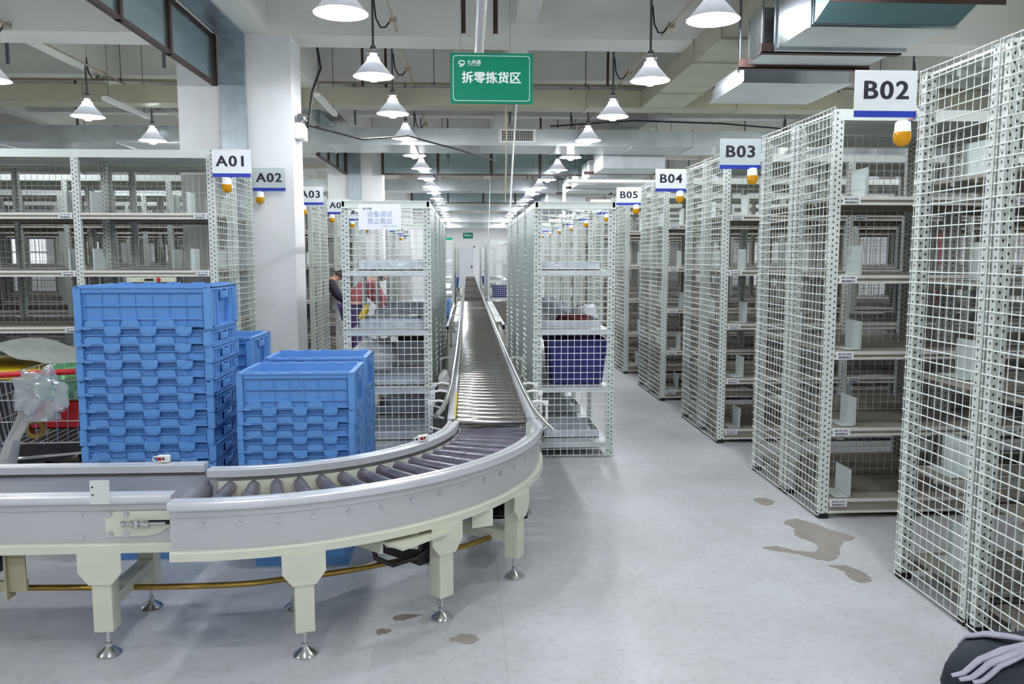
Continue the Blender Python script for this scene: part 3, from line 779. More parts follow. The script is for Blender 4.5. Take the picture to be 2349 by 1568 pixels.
def gbr(side):
    b = MB(); s_ = side
    b.tube([(0, 0, 0.05), (s_*0.05, 0, 0.06), (s_*0.10, 0, 0.05), (s_*0.105, 0, 0.03), (s_*0.105, 0, -0.10), (s_*0.03, 0, -0.12)], 0.008, 8)
    b.box(s_*0.085, s_*0.115, -0.012, 0.012, 0.035, 0.06)
    return b.data('guide_bracket', 'pvc_white', smooth=True)
gr, gll = gbr(1), gbr(-1)
for y in (4.62, 4.98, 5.3, 6.7, 9.2, 11.8, 14.2, 17.0):
    obj('guide_bracket', gr, lc, (0.232, y-4.4, ZR))
    obj('guide_bracket', gll, lc, (-0.252, y-4.4+0.1, ZR-0.01))
for y in (4.72, 7.6, 10.6, 13.6, 17, 20, 23, 26, 29, 32, 35):
    for xx in (-0.235, 0.235):
        leg_parts(lc, xx*0.9, y-4.4, 0, ZR-0.2, plate=False, hw=0.03)
    obj('cross_bar', MB().box(-0.2, 0.2, -0.025, 0.025, 0.2, 0.245).data('cross_bar', 'cream'), lc, (0, y-4.4, 0))
# gear motor hanging outside the left rail
gm = obj('gear_motor', MB().lathe([(0, -0.10), (0.045, -0.10), (0.05, -0.09), (0.05, 0.08), (0.04, 0.1), (0, 0.1)], 18, (0,0,0), 'y').box(-0.05, 0.05, -0.05, 0.06, -0.11, -0.02).data('gear_motor', 'pvc_white', smooth=True), lc, (-0.345+0.03, 6.4-4.4, ZR-0.06))
for x_, w_ in ((-0.325, 0.085), (0.27, 0.09)):
    obj('side_plate', MB().box(x_, x_+w_, 11.2-4.4, 16.4-4.4, ZR-0.006, ZR+0.004).data('side_plate', 'pvc_white'), lc)
# silver slab across the rollers between two conveyor modules
obj('bridge_plate', MB().box(-0.2, 0.2, -0.03, 0.03, ZR-0.004, ZR+0.002).data('bridge_plate', 'silver_sheet'), lc, (0, 14.2-4.4, 0))

# dark open bin and low steel box standing under the near end
t = thing('open_steel_box', 'dark open-fronted steel box on the floor under the curve', 'box', (0.19, 4.62, 0))
obj('shell', MB().box(-0.16, 0.16, 0, 0.01, 0, 0.02).box(-0.16, -0.15, 0, 0.4, 0, 0.42).box(0.15, 0.16, 0, 0.4, 0, 0.42).box(-0.16, 0.16, 0, 0.4, 0.41, 0.42).box(-0.16, 0.16, 0.39, 0.4, 0, 0.42).box(-0.16, 0.16, 0, 0.4, 0, 0.01).data('shell', 'dark_steel'), t)

# --- transfer roller tables beside the long conveyor
def table(x0, x1, y0, y1, label):
    t = thing('roller_table', label, 'roller table', ((x0+x1)/2, y0, 0), group='roller tables beside the conveyor')
    h = (x1-x0)/2; L = y1-y0
    obj('frame', MB().box(-h, -h+0.03, 0, L, 0.53, 0.62).box(h-0.03, h, 0, L, 0.53, 0.62).box(-h, h, 0, 0.03, 0.53, 0.61).box(-h, h, L-0.03, L, 0.53, 0.61).data('frame', 'alu'), t)
    me = MB().lathe([(0, -h+0.03), (0.024, -h+0.032), (0.024, h-0.032), (0, h-0.03)], 10, (0,0,0), 'x').data('roller', 'roller_steel', smooth=True)
    n = int((L-0.1)/0.11)
    for i in range(min(n, 60)): obj('roller', me, t, (0, 0.07+(L-0.14)*i/max(1, n-1), 0.6))
    for yy in (0.1, L/2, L-0.1):
        for xx in (-h+0.03, h-0.03): obj('leg', MB().box(-0.025, 0.025, -0.025, 0.025, 0, 0.53).data('leg', 'cream'), t, (xx, yy, 0))
    return t
table(0.49, 1.06, 11.1, 16.9, 'roller table right of the long conveyor, behind the near cage')
table(-0.93, -0.262, 10.9, 16.5, 'roller table left of the long conveyor, behind the near cage')
table(0.49, 1.06, 24.6, 29.2, 'second roller table right of the long conveyor, farther back')
table(-0.93, -0.262, 24.6, 29.2, 'second roller table left of the long conveyor, farther back')

# ---------------------------------------------------------------- nestable totes
def tote_meshes(skirt):
    W, D = 0.66, 0.46; hx, hy = W/2, D/2; H = 0.36; t = 0.004
    sb = H-skirt                                     # bottom of the visible skirt
    b = MB()
    # inner tapered body
    bx, by = hx-0.060, hy-0.056; tx, ty = hx-0.030, hy-0.034
    for (ax, ay, cx_, cy_) in ((bx, by, tx, ty),):
        o_ = [(-ax,-ay,0.0),(ax,-ay,0.0),(ax,ay,0.0),(-ax,ay,0.0),(-cx_,-cy_,H-0.01),(cx_,-cy_,H-0.01),(cx_,cy_,H-0.01),(-cx_,cy_,H-0.01)]
        i_ = [(x*(1-t/ax), y*(1-t/ay), z+(t if z < 0.1 else 0)) for x, y, z in o_]
        b.add(o_, [(0,3,2,1),(0,1,5,4),(1,2,6,5),(2,3,7,6),(3,0,4,7)])
        b.add(i_, [(0,1,2,3),(0,4,5,1),(1,5,6,2),(2,6,7,3),(3,7,4,0)])
    for fx in (-0.2, 0.0, 0.2):
        for sy in (-1, 1):
            b.box(fx-0.045, fx+0.045, sy*(by-0.004), sy*(by+0.012), 0.05, 0.10)
    # long side panels: recessed face, ledges, ribs, corner strips
    for sy in (-1, 1):
        y_, yo = sy*(hy-0.022), sy*(hy-0.014)
        ht = H-0.012 if skirt > 0.15 else H-0.024
        b.box(-hx+0.03, hx-0.03, y_-sy*0.006, y_, sb+0.010, ht)
        if skirt > 0.15: b.box(-hx+0.036, hx-0.036, y_, yo+sy*0.006, H-0.034, H-0.012)
        for k in range(1, 3):
            z = H-0.034-0.066*k
            if z > sb+0.02: b.box(-hx+0.04, hx-0.04, y_, yo+sy*0.005, z, z+0.006)
        if skirt < 0.15: b.box(-hx+0.04, hx-0.04, y_, yo+sy*0.004, sb+0.052, sb+0.057)
        for k in range(8):
            x = -hx+0.045+(W-0.09)*k/7; b.box(x-0.0025, x+0.0025, y_, yo, sb+0.02, ht-0.004)
        for sx in (-1, 1):
            b.box(sx*(hx-0.034), sx*hx, sy*(hy-0.03), sy*hy, sb, H-0.006)
    # short sides: frame bars round deep recesses
    for sx in (-1, 1):
        xi, xo = sx*(hx-0.028), sx*hx
        b.box(xi-sx*0.004, xi, -hy+0.03, hy-0.03, sb+0.004, H-0.01)
        b.box(xi, xo, -hy+0.03, hy-0.03, H-0.024, H-0.008)
        b.box(xi, xo, -hy+0.03, hy-0.03, sb, sb+0.012)
        for yy in (-0.155, -0.112, 0.112, 0.155): b.box(xi, xo, yy-0.008, yy+0.008, sb+0.01, H-0.02)
        for yy in (-0.19, 0.19): b.box(xi, xo, yy-0.012, yy+0.012, sb+0.004, H-0.02)
    body = b.data('body', 'tote_blue')
    r = MB()
    rin = 0.002 if skirt > 0.15 else 0.030
    for sy in (-1, 1): r.box(-hx+0.012, hx-0.012, sy*(hy-0.036), sy*(hy-rin), H-0.012, H)
    for sx in (-1, 1): r.box(sx*(hx-0.03), sx*hx, -hy+0.012, hy-0.012, H-0.012, H)
    for sx in (-1, 1):
        for sy in (-1, 1): r.prism([(sx*(hx-0.03), sy*(hy-0.028)), (sx*hx, sy*(hy-0.028)), (sx*hx, sy*(hy-0.012)), (sx*(hx-0.012), sy*hy), (sx*(hx-0.03), sy*hy)], H-0.012, H)
    for k in range(5):
        x = -0.26+0.13*k
        if skirt > 0.15:
            for sy in (-1, 1): r.box(x-0.03, x+0.03, sy*(hy-0.026), sy*(hy-0.006), H, H+0.005)
    rim = r.data('rim', 'tote_blue')
    rows_ = []                                      # tabs hanging from the lower edge of the skirt, one row per long side
    for sy in (-1, 1):
        tb = MB()
        y0, y1 = sy*(hy-0.018), sy*(hy-0.001)
        for k in range(3):
            x = -0.150+0.172*k
            tb.prism([(x-0.042, sb+0.016), (x-0.036, sb-0.022), (x-0.022, sb-0.032), (x+0.022, sb-0.032), (x+0.036, sb-0.022), (x+0.042, sb+0.016)], y0, y1, 'xz')
            for dx in (-0.022, 0.022): tb.box(x+dx-0.009, x+dx+0.009, y1, y1+sy*0.004, sb-0.020, sb-0.014)
            x2 = x-0.086
            tb.prism([(x2-0.046, sb+0.012), (x2-0.040, sb+0.040), (x2-0.030, sb+0.048), (x2+0.030, sb+0.048), (x2+0.040, sb+0.040), (x2+0.046, sb+0.012)], y0, y1, 'xz')
        tb.prism([(-hx+0.036, sb+0.014), (-hx+0.036, sb), (-hx+0.075, sb), (-hx+0.088, sb+0.014)], y0, y1, 'xz')
        tb.box(0.20, hx-0.03, y0, y1, sb+0.012, sb+0.018)
        tb.box(-hx+0.03, 0.22, y0+sy*0.004, y1-sy*0.005, sb+0.002, sb+0.016)
        rows_.append(tb.data('tab_row', 'tote_blue'))
    h = MB()                                        # U-shaped grip plate, one per short side
    zt_ = H-0.024
    gh = min(skirt-0.04, 0.044)
    h.prism([(-0.062, zt_), (-0.056, zt_-gh), (0.056, zt_-gh), (0.062, zt_), (0.045, zt_), (0.042, zt_-0.008), (-0.042, zt_-0.008), (-0.045, zt_)], hx-0.004, hx+0.004, 'yz')
    h.box(hx+0.003, hx+0.007, -0.03, 0.03, zt_-gh+0.008, zt_-gh+0.028)
    grip = h.data('grip', 'tote_blue')
    h2 = MB(); h2.v = [(-x, y, z) for x, y, z in h.v]; h2.f = [tuple(reversed(q)) for q in h.f]; h2.m = list(h.m)
    grip2 = h2.data('grip', 'tote_blue')
    return body, rim, rows_[0], rows_[1], grip, grip2
TFULL, TNEST = tote_meshes(0.215), tote_meshes(0.0808)
def tote(x, y, z, full, sc_, label, group, rz=0.0):
    t = thing('plastic_tote', label, 'tote', (x, y, z), rz, group, (sc_, sc_, sc_))
    me = TFULL if full else TNEST
    for n_, m_ in zip(('body', 'rim', 'tab_row', 'tab_row', 'grip', 'grip'), me): obj(n_, m_, t)
    return t
def stack(x, y, n, sc_, pitch, where, rr):
    rnd = random.Random(rr)
    for k in range(n):
        pos = n-1-k
        pl = 'topmost' if pos == 0 else ('lowest' if k == 0 else '%s from the top' % ORD[pos])
        z = pitch*k if pos else pitch*(n-2)+(0.36-0.145)*sc_+0.003
        tote(x+rnd.uniform(-0.004, 0.004), y, z, pos == 0, sc_, 'blue nestable plastic tote, %s in the %s' % (pl, where), 'blue totes in the %s' % where, rnd.uniform(-0.004, 0.004))
stack(-1.605, 4.255, 12, 1.0, 0.0832, 'tall stack behind the belt conveyor', 1)
stack(-0.845, 4.10, 9, 0.86, 0.0705, 'short front stack behind the curve', 2)
stack(-0.855, 4.66, 9, 0.86, 0.0705, 'short rear stack behind the curve', 3)
stack(-1.60, 4.98, 8, 1.0, 0.0832, 'stack hidden behind the tall stack', 4)
# loose blue and navy bins along the line
def bin_(x, y, z, w_, d_, h_, m, label, rz=0.0):
    t = thing('plastic_bin', label, 'bin', (x, y, z), rz)
    b = MB(); k = 0.86; tk = 0.004
    o_ = [(-w_/2*k,-d_/2*k,0),(w_/2*k,-d_/2*k,0),(w_/2*k,d_/2*k,0),(-w_/2*k,d_/2*k,0),(-w_/2,-d_/2,h_),(w_/2,-d_/2,h_),(w_/2,d_/2,h_),(-w_/2,d_/2,h_)]
    i_ = [(p[0]-math.copysign(tk, p[0]), p[1]-math.copysign(tk, p[1]), p[2]+(tk if p[2] == 0 else 0)) for p in o_]
    b.add(o_, [(0,3,2,1),(0,1,5,4),(1,2,6,5),(2,3,7,6),(3,0,4,7)]); b.add(i_, [(0,1,2,3),(0,4,5,1),(1,5,6,2),(2,6,7,3),(3,7,4,0)])
    obj('body', b.data('body', m, bevel=0.006, smooth=True), t)
    r = MB()
    for s_ in (-1, 1):
        r.box(-w_/2-0.012, w_/2+0.012, s_*(d_/2-0.002), s_*(d_/2+0.014), h_-0.03, h_)
        r.box(s_*(w_/2-0.002), s_*(w_/2+0.014), -d_/2-0.012, d_/2+0.012, h_-0.03, h_)
    for s_ in (-1, 1): r.box(-w_*0.12, w_*0.12, s_*(d_/2*0.97), s_*(d_/2+0.012), h_*0.62, h_*0.72)
    obj('rim', r.data('rim', m), t)
    return t
bin_(0.86, 6.40, 0.562, 0.46, 0.50, 0.35, 'tote_navy', 'large navy blue plastic bin inside the right mesh cage')
bin_(-0.37, 12.5, 0.628, 0.20, 0.36, 0.27, 'tote_blue', 'light blue bin on the left roller table')
bin_(-0.39, 25.0, 0.628, 0.24, 0.4, 0.30, 'tote_dark', 'dark blue bin with light rim on the far left roller table')
bin_(0.66, 28.4, 0.628, 0.30, 0.4, 0.26, 'tote_navy', 'small navy bin on the far right roller table')
bin_(0.82, 19.95, 0.562, 0.42, 0.5, 0.30, 'tote_navy', 'navy bin inside the second right mesh cage')
# ---------------------------------------------------------------- pendant lamps
ME_SHADE = MB().lathe([(0.0, 0.235), (0.03, 0.235), (0.034, 0.205), (0.052, 0.195), (0.058, 0.165), (0.075, 0.14), (0.110, 0.095), (0.150, 0.040), (0.178, 0.004), (0.181, 0.0), (0.178, 0.001)], 28).data('shade', 'lamp_alu', smooth=True)
ME_INNER = MB().lathe([(0.178, 0.001), (0.148, 0.036), (0.107, 0.090), (0.070, 0.134), (0.03, 0.15), (0.0, 0.15)], 28).data('reflector', 'lamp_white', smooth=True)
ME_BULB = MB().lathe([(0.0, -0.045), (0.03, -0.04), (0.05, -0.022), (0.058, 0.005), (0.05, 0.04), (0.03, 0.075), (0.022, 0.10), (0.022, 0.14), (0, 0.14)], 14).data('bulb', 'bulb', smooth=True)
ME_ROD = MB().tube([(0, 0, 0.233), (0, 0, ZC-3.145)], 0.011, 8).lathe([(0.011, 0.27), (0.026, 0.265), (0.028, 0.235), (0.011, 0.23)], 12).data('rod', 'rod_grey', smooth=True)
ME_KNOB = MB().lathe([(0, 0.013), (0.009, 0.010), (0.013, 0), (0.009, -0.010), (0, -0.013)], 10).data('vent_knob', 'chrome', smooth=True)
def loop_me():
    b = MB()
    b.tube([(0.012, 0, 0.66), (0.03, 0.0, 0.50), (0.07, 0.0, 0.425), (0.115, 0.0, 0.43), (0.145, 0.0, 0.47), (0.165, 0.0, 0.49)], 0.0075, 8)
    return b.data('flex_cable', 'black_rubber', smooth=True)
ME_LOOP = loop_me()
ME_JBOX = MB().box(0.15, 0.21, -0.03, 0.03, 0.47, 0.51).data('junction_box', 'conduit')
ZL = 3.15
for m_ in (ME_SHADE, ME_INNER):
    for v_ in m_.vertices: v_.co.z *= 0.86
rows = [(-0.825, 1.86, -2.0, 'left row over the conveyor'), (1.675, 1.88, -2.0, 'right row over the aisle'), (-4.33, 1.9, -2.0, 'row above the left racks'), (5.2, 1.9, -2.0, 'row above the right racks'),
        (-7.9, 5.7, 0.0, 'outer row at the left'), (8.7, 5.7, 0.0, 'outer row at the right')]
for x, pit, ys, nm in rows:
    y0 = {-0.825: 5.52, 1.675: 5.53, -4.33: 7.72}.get(x, 5.5)
    k0 = int(math.ceil((ys-y0)/pit)); k = k0; seen = 0; unseen = 0
    while y0+pit*k < 44.5:
        y = y0+pit*k
        if y > (5.0 if abs(x) < 3 else 7.0): seen += 1; lab = 'dome pendant lamp, %s from the front in the %s' % (ORD[min(seen-1, 26)], nm)
        else: unseen += 1; lab = 'dome pendant lamp, %s overhead before the frame, in the %s' % (ORD[unseen-1], nm)
        t = thing('pendant_lamp', lab, 'lamp', (x, y, ZL), group='dome pendant lamps')
        obj('shade', ME_SHADE, t); obj('reflector', ME_INNER, t); obj('bulb', ME_BULB, t); obj('rod', ME_ROD, t)
        if y < 16 and abs(x) < 6:
            for q in (0.6, 2.6): obj('vent_knob', ME_KNOB, t, (0.055*C(-q), 0.055*S(-q), 0.20))
            obj('flex_cable', ME_LOOP, t); obj('junction_box', ME_JBOX, t)
        k += 1

# ---------------------------------------------------------------- ducts, pipes and hangers under the ceiling
def top(name, me, label, cat, loc=(0,0,0), group=None): return tag(obj(name, me, None, loc), label, cat, group)
def duct(name, x0, x1, y0, y1, z0, z1, m, label, flanges=(), along='x', group=None):
    t = thing(name, label, 'duct', ((x0+x1)/2, (y0+y1)/2, z0), group=group)
    ox, oy = (x0+x1)/2, (y0+y1)/2
    obj('duct_body', MB().box(x0-ox, x1-ox, y0-oy, y1-oy, 0, z1-z0).data('duct_body', m), t)
    for f in flanges:
        e = 0.014
        if along == 'x': obj('flange', MB().box(f-ox-0.012, f-ox+0.012, y0-oy-e, y1-oy+e, -e, z1-z0+e).data('flange', m), t)
        else: obj('flange', MB().box(x0-ox-e, x1-ox+e, f-oy-0.012, f-oy+0.012, -e, z1-z0+e).data('flange', m), t)
    return t
duct('air_duct', -14.5, 9.0, 10.08, 10.42, 3.40, 3.61, 'duct_beige', 'beige flat air duct crossing the hall just behind the green sign', [-9.5, -7.0, -4.6, -2.0, 0.6, 1.5, 3.4, 6.0])
d2 = duct('air_duct', -14.5, 8.5, 11.70, 12.62, 3.15, 3.385, 'duct_steel', 'wide shiny steel air duct with a grille crossing the hall', [-8.8, -6.6, -4.9, -3.3, -2.0, -0.75, 0.2, 1.3, 2.4, 3.3, 5.0])
g = MB().box(-0.27, 0.27, -0.014, 0, -0.095, 0.095)
gr_ = obj('grille_frame', g.data('grille_frame', 'pvc_white'), d2, (0.73+3.0, -0.46, 0.135))
b = MB().box(-0.225, 0.225, -0.0145, -0.014, -0.07, 0.07); b.mi = 1
for k in range(17): b.box(-0.225+0.028*k-0.003, -0.225+0.028*k+0.003, -0.019, -0.0145, -0.07, 0.07)
for k in range(5): b.box(-0.225, 0.225, -0.019, -0.0145, -0.07+0.035*k-0.002, -0.07+0.035*k+0.002)
obj('grille', b.data('grille', ['dark_steel', 'pvc_white']), gr_)
duct('air_duct', 2.17, 2.69, -3.0, 10.06, 3.40, 3.60, 'duct_beige', 'beige air duct running lengthwise toward the green sign crossing', [5.2, 6.9, 7.75, 9.2], 'y')
duct('air_duct', 2.25, 2.70, 12.64, 44.0, 3.435, 3.59, 'duct_steel', 'shiny lengthwise air duct over the right aisle beyond the wide duct', [14.5, 17, 20, 23, 26], 'y')
for k, (yy, wd) in enumerate(((19.6, 0.7), (27.6, 0.7), (34.4, 0.9), (41.0, 1.0))):
    duct('air_duct', -14.5, 8.5, yy, yy+wd, 3.05 if k > 1 else 3.15, 3.42, 'duct_steel', 'steel air duct crossing the hall, %s beyond the wide duct with the grille' % ORD[k], [-4.5, -2.0, 0.5, 3.0])
# hung air unit and its low return boxes on the right
u = thing('air_handling_unit', 'teal steel air unit hung from brown angle frames, top right', 'air unit', (2.44, 4.2, 2.90))
obj('casing', MB().prism([(0.49, 0.0), (0.49, 0.34), (-0.35, 0.34), (-0.35, 0.11), (0.20, 0.11), (0.27, 0.075)], -0.425, 0.43, 'yz').data('casing', 'unit_teal'), u)
obj('angle_frame', MB().box(-0.50, 0.46, 0.10, 0.106, 0.0, 0.055).box(-0.50, 0.46, 0.10, 0.16, 0.05, 0.058).box(-0.30, 0.60, -0.3, -0.24, 0.05, 0.11).data('angle_frame', 'brown_steel'), u)
for sx in (-0.47, 0.445):
    for sy in (0.135,): obj('hanger_rod', MB().tube([(sx, sy, 0.05), (sx, sy, ZC-2.90)], 0.008, 6).data('hanger_rod', 'rod_grey'), u)
duct('return_duct', 2.015, 2.87, 4.70, 5.28, 2.90, 3.24, 'duct_metal', 'low silver return duct next to the teal air unit', [4.72, 5.26], 'y')
duct('return_duct', 1.98, 2.84, 5.40, 5.70, 2.90, 3.20, 'duct_metal', 'short silver duct section between two brown angle bars', [], 'y')
for y, nm in ((5.33, 'nearer'), (5.76, 'farther')):
    top('angle_bar', MB().box(-0.49, 0.46, -0.03, 0.03, 0, 0.006).box(-0.49, 0.46, -0.03, -0.024, 0, 0.06).data('angle_bar', 'brown_steel'), 'brown steel angle bar under the silver duct, the %s of two' % nm, 'steel bar', (2.42, y, 2.885))
    for xx, q in ((1.95, 'left'), (2.86, 'right')):
        top('hanger_rod', MB().tube([(0, 0, 0), (0, 0, ZC-2.9)], 0.006, 6).data('hanger_rod', 'rod_grey'), 'thin hanger rod at the %s end of the %s brown angle bar' % (q, nm), 'rod', (xx, y+0.012, 2.9))
rb = thing('return_air_box', 'square silver return air box hanging left of sign B02', 'air box', (2.58, 6.69, 2.90))
obj('box', MB().box(-0.42, 0.42, -0.40, 0.40, 0.012, 0.11).data('box', 'duct_metal'), rb)
obj('flange', MB().box(-0.44, 0.44, -0.42, 0.42, 0.0, 0.012).box(-0.40, 0.44, -0.43, 0.40, 0.11, 0.16).data('flange', 'duct_metal'), rb)
for sx in (-0.43, 0.43): obj('hanger_rod', MB().tube([(sx, -0.3, 0.1), (sx, -0.3, ZC-2.9)], 0.006, 6).data('hanger_rod', 'rod_grey'), rb)
kk = 0
for k in range(14):
    y = 13.25+1.45*k
    if any(yy-0.75 < y < yy+1.45 for yy in (19.6, 27.6)): continue
    q = thing('return_air_box', 'low silver return duct over the right racks, %s beyond the wide duct' % ORD[kk], 'air box', (2.66, y, 2.96), group='low silver ducts over the right racks'); kk += 1
    obj('box', MB().box(-0.5, 0.5, -0.45, 0.45, 0.0, 0.30).data('box', 'silver_sheet'), q)
    obj('angle_bar', MB().box(-0.66, 0.62, 0.52, 0.56, 0.0, 0.05).data('angle_bar', 'brown_steel'), q)
    for sx in (-0.62, 0.58): obj('hanger_rod', MB().tube([(sx, 0.54, 0.04), (sx, 0.54, ZC-2.96)], 0.006, 6).data('hanger_rod', 'rod_grey'), q)

# smoke curtains: glazed panels in brown frames below the beams
def curtain(p0, p1, z0, z1, posts, label):
    p0, p1 = Vector((*p0, 0)), Vector((*p1, 0)); d_ = (p1-p0); L = d_.length; a = math.atan2(d_.y, d_.x)
    t = thing('smoke_curtain', label, 'smoke curtain', (p0.x, p0.y, z0), a, 'glazed smoke curtains')
    obj('pane', MB().box(0, L, -0.004, 0.004, 0.02, z1-z0).data('pane', 'curtain_glass'), t)
    obj('frame_rail', MB().box(0, L, -0.02, 0.02, 0, 0.03).data('frame_rail', 'brown_steel'), t)
    obj('frame_rail', MB().box(0, L, -0.02, 0.02, z1-z0-0.03, z1-z0).data('frame_rail', 'brown_steel'), t)
    for q in posts: obj('frame_post', MB().box(q-0.025, q+0.025, -0.025, 0.025, 0, z1-z0+0.01).data('frame_post', 'brown_steel'), t)
curtain((-2.324, 7.73), (-2.324, 3.0), 3.128, 3.575, [0.02, 1.14, 2.05, 3.1], 'glazed smoke curtain in a brown frame left of the front column')
curtain((-2.324, 15.73), (-2.324, 12.8), 3.128, 3.575, [0.02, 0.95, 1.9, 2.8], 'glazed smoke curtain ending at the second column')
curtain((-1.62, 15.6), (2.40, 15.6), 3.115, 3.60, [0.02, 1.07, 2.09, 3.03, 3.99], 'glazed smoke curtain spanning across the aisle by the second beam')
curtain((-1.62, 23.6), (2.40, 23.6), 3.115, 3.60, [0.02, 1.07, 2.09, 3.03, 3.99], 'glazed smoke curtain across the aisle by the third beam')
# galvanised cable trunking on the columns
for y, nm in ((7.75, 'front'), (15.75, 'second')):
    t = thing('cable_trunking', 'galvanised cable trunking running down the %s column' % nm, 'trunking', (-2.155, y-0.02, 0))
    obj('riser', MB().box(-0.115, 0.115, -0.035, 0.02, 0.0, 3.72).box(-0.045, -0.035, -0.041, -0.035, 0, 3.55).box(0.02, 0.03, -0.041, -0.035, 0, 3.55).data('riser', 'galvanised'), t)
    obj('ceiling_run', MB().box(-0.115, 0.115, -5.0, -0.035, 3.585, 3.72).box(-0.12, -0.10, -5.0, -0.035, 3.57, 3.585).data('ceiling_run', 'galvanised'), t)

# conduits with junction boxes along the lamp rows, and pipes across the hall
for x, nm in ((-0.825, 'left conveyor'), (1.675, 'right aisle'), (-4.33, 'left rack'), (5.2, 'right rack')):
    top('conduit', MB().tube([(0, -4, 0), (0, 40, 0)], 0.011, 8).data('conduit', 'conduit', smooth=True), 'thin beige conduit along the %s lamp row' % nm, 'conduit', (x+0.18, 2.0, 3.645))
for y, z, nm in ((8.36, 3.67, 'just behind the front beam'), (10.25, 3.70, 'above the beige cross duct'), (13.4, 3.6, 'behind the wide steel duct'), (18.2, 3.55, 'beyond the second beam')):
    t = thing('sprinkler_pipe', 'thin pipe crossing the hall %s' % nm, 'pipe', (0, y, z))
    obj('pipe', MB().tube([(-14, 0, 0), (9, 0, 0)], 0.014, 8).data('pipe', 'conduit', smooth=True), t)
    for k in range(9):
        x = -8.0+1.9*k; obj('hanger', MB().tube([(x, 0, 0), (x, 0, ZC-z)], 0.005, 6).box(x-0.012, x+0.012, -0.018, 0.018, -0.02, 0.02).data('hanger', 'rod_grey'), t)
top('drain_pipe', MB().tube([(0, 0, 0), (0, 5.2, 0)], 0.047, 16).lathe([(0.05, -0.015), (0.054, -0.01), (0.054, 0.01), (0.05, 0.015)], 16, (0, 3.3, 0), 'y').data('drain_pipe', 'pvc_white', smooth=True), 'white drain pipe running lengthwise above the green sign', 'pipe', (0.115, 2.35, 3.42))
for x, nm in ((-0.02, 'left'), (0.24, 'right')):
    top('angle_hanger', MB().box(-0.018, 0.018, -0.018, -0.012, 0, 0.9).box(-0.018, -0.012, -0.018, 0.018, 0, 0.9).data('angle_hanger', 'brown_steel'), 'brown angle hanger on the %s of the white drain pipe' % nm, 'steel bar', (x, 6.7, 3.35))
hx_ = [(-3.3, 9.2), (-2.95, 9.6), (-4.9, 9.1), (-1.25, 10.0), (-1.55, 11.5), (-1.0, 10.3), (0.6, 11.3), (1.7, 9.8), (3.6, 10.2), (-3.9, 12.2), (-5.6, 12.1), (1.2, 13.2), (-0.35, 15.2), (0.9, 17.0)]
for k, (x, y) in enumerate(hx_):
    zb_ = 3.61 if y < 10.5 else 3.39
    top('duct_hanger', MB().box(-0.014, 0.014, -0.014, 0.014, 0, ZC-zb_).data('duct_hanger', 'brown_steel' if k % 2 else 'rod_grey'), 'short %s drop hanger above the cross ducts, %s of its kind' % ('brown' if k % 2 else 'grey', ORD[k]), 'hanger', (x, y, zb_), 'drop hangers of the ducts')
# strip lights, hanging cables and the white pipe frame
for x, y, nm in ((-1.62, 9.6, 'behind the front column'), (-4.0, 9.9, 'above the left racks')):
    t = thing('strip_light', 'slim unlit strip light hanging %s' % nm, 'lamp', (x, y, 3.28))
    obj('fitting', MB().box(-0.03, 0.03, -0.6, 0.6, 0, 0.045).data('fitting', 'pvc_white'), t)
    obj('hanger', MB().tube([(0, -0.5, 0.04), (0, -0.5, 0.97)], 0.004, 5).tube([(0, 0.5, 0.04), (0, 0.5, 0.97)], 0.004, 5).data('hanger', 'rod_grey'), t)
top('drop_cable', MB().tube([(0.09, -0.6, 1.9), (0.04, -0.2, 0.9), (0.0, 0, 0)], 0.012, 8).data('drop_cable', 'pvc_white', smooth=True), 'white power cable dropping from the ceiling to the right cage', 'cable', (0.545, 10.40, 1.97))
top('drop_cable', MB().tube([(-0.04, -0.62, 1.5), (0.0, -0.3, 0.7), (0.0, 0, 0.02)], 0.010, 8).data('drop_cable', 'conduit', smooth=True), 'yellowish power cable dropping beside the white one', 'cable', (0.47, 9.9, 2.2))
top('drop_cable', MB().tube([(0.0, 0, 2.0), (-0.03, 0.1, 1.0), (-0.06, 0.1, 0)], 0.009, 8).data('drop_cable', 'pvc_white', smooth=True), 'thin white cable hanging farther back over the conveyor', 'cable', (0.53, 17.5, 2.0))
top('pipe_frame', MB().tube([(-0.02, 0, 0), (-0.02, 0, 0.70), (0.03, 0, 0.745), (2.6, 0, 0.745)], 0.025, 10).data('pipe_frame', 'pvc_white', smooth=True), 'white square-bent pipe rising behind the right mesh cage', 'pipe', (1.30, 10.6, 1.80))
# emergency light and cables on the front column
t = thing('emergency_light', 'white twin-head emergency light on the side of the front column', 'emergency light', (-1.60, 7.95, 2.78))
obj('housing', MB().box(-0.03, 0.05, -0.12, 0.12, -0.11, 0.04).data('housing', 'pvc_white', bevel=0.012), t)
for s_ in (-0.07, 0.07): obj('lamp_head', MB().lathe([(0, -0.03), (0.035, -0.03), (0.045, 0.02), (0.03, 0.035), (0, 0.035)], 14, (0,0,0), 'y').data('lamp_head', 'chrome', smooth=True), t, (0.02, s_, 0.09))
top('wall_cable', MB().tube([(0.06, 0.05, 0), (0.10, 0.1, 0.35), (0.17, 0.2, 0.6), (0.12, 0.3, 0.85)], 0.012, 8).data('wall_cable', 'black_rubber', smooth=True), 'black cable rising from the emergency light to the pipe', 'cable', (-1.6, 7.98, 2.80))
top('wall_cable', MB().tube([(0.05, 0, 0), (0.5, 0.7, -0.03), (0.95, 1.2, 0.08), (1.5, 2.0, 0.04), (2.0, 2.7, -0.02)], 0.010, 8).data('wall_cable', 'black_rubber', smooth=True), 'black cable sagging from the emergency light along the beige duct', 'cable', (-1.6, 7.98, 2.82))
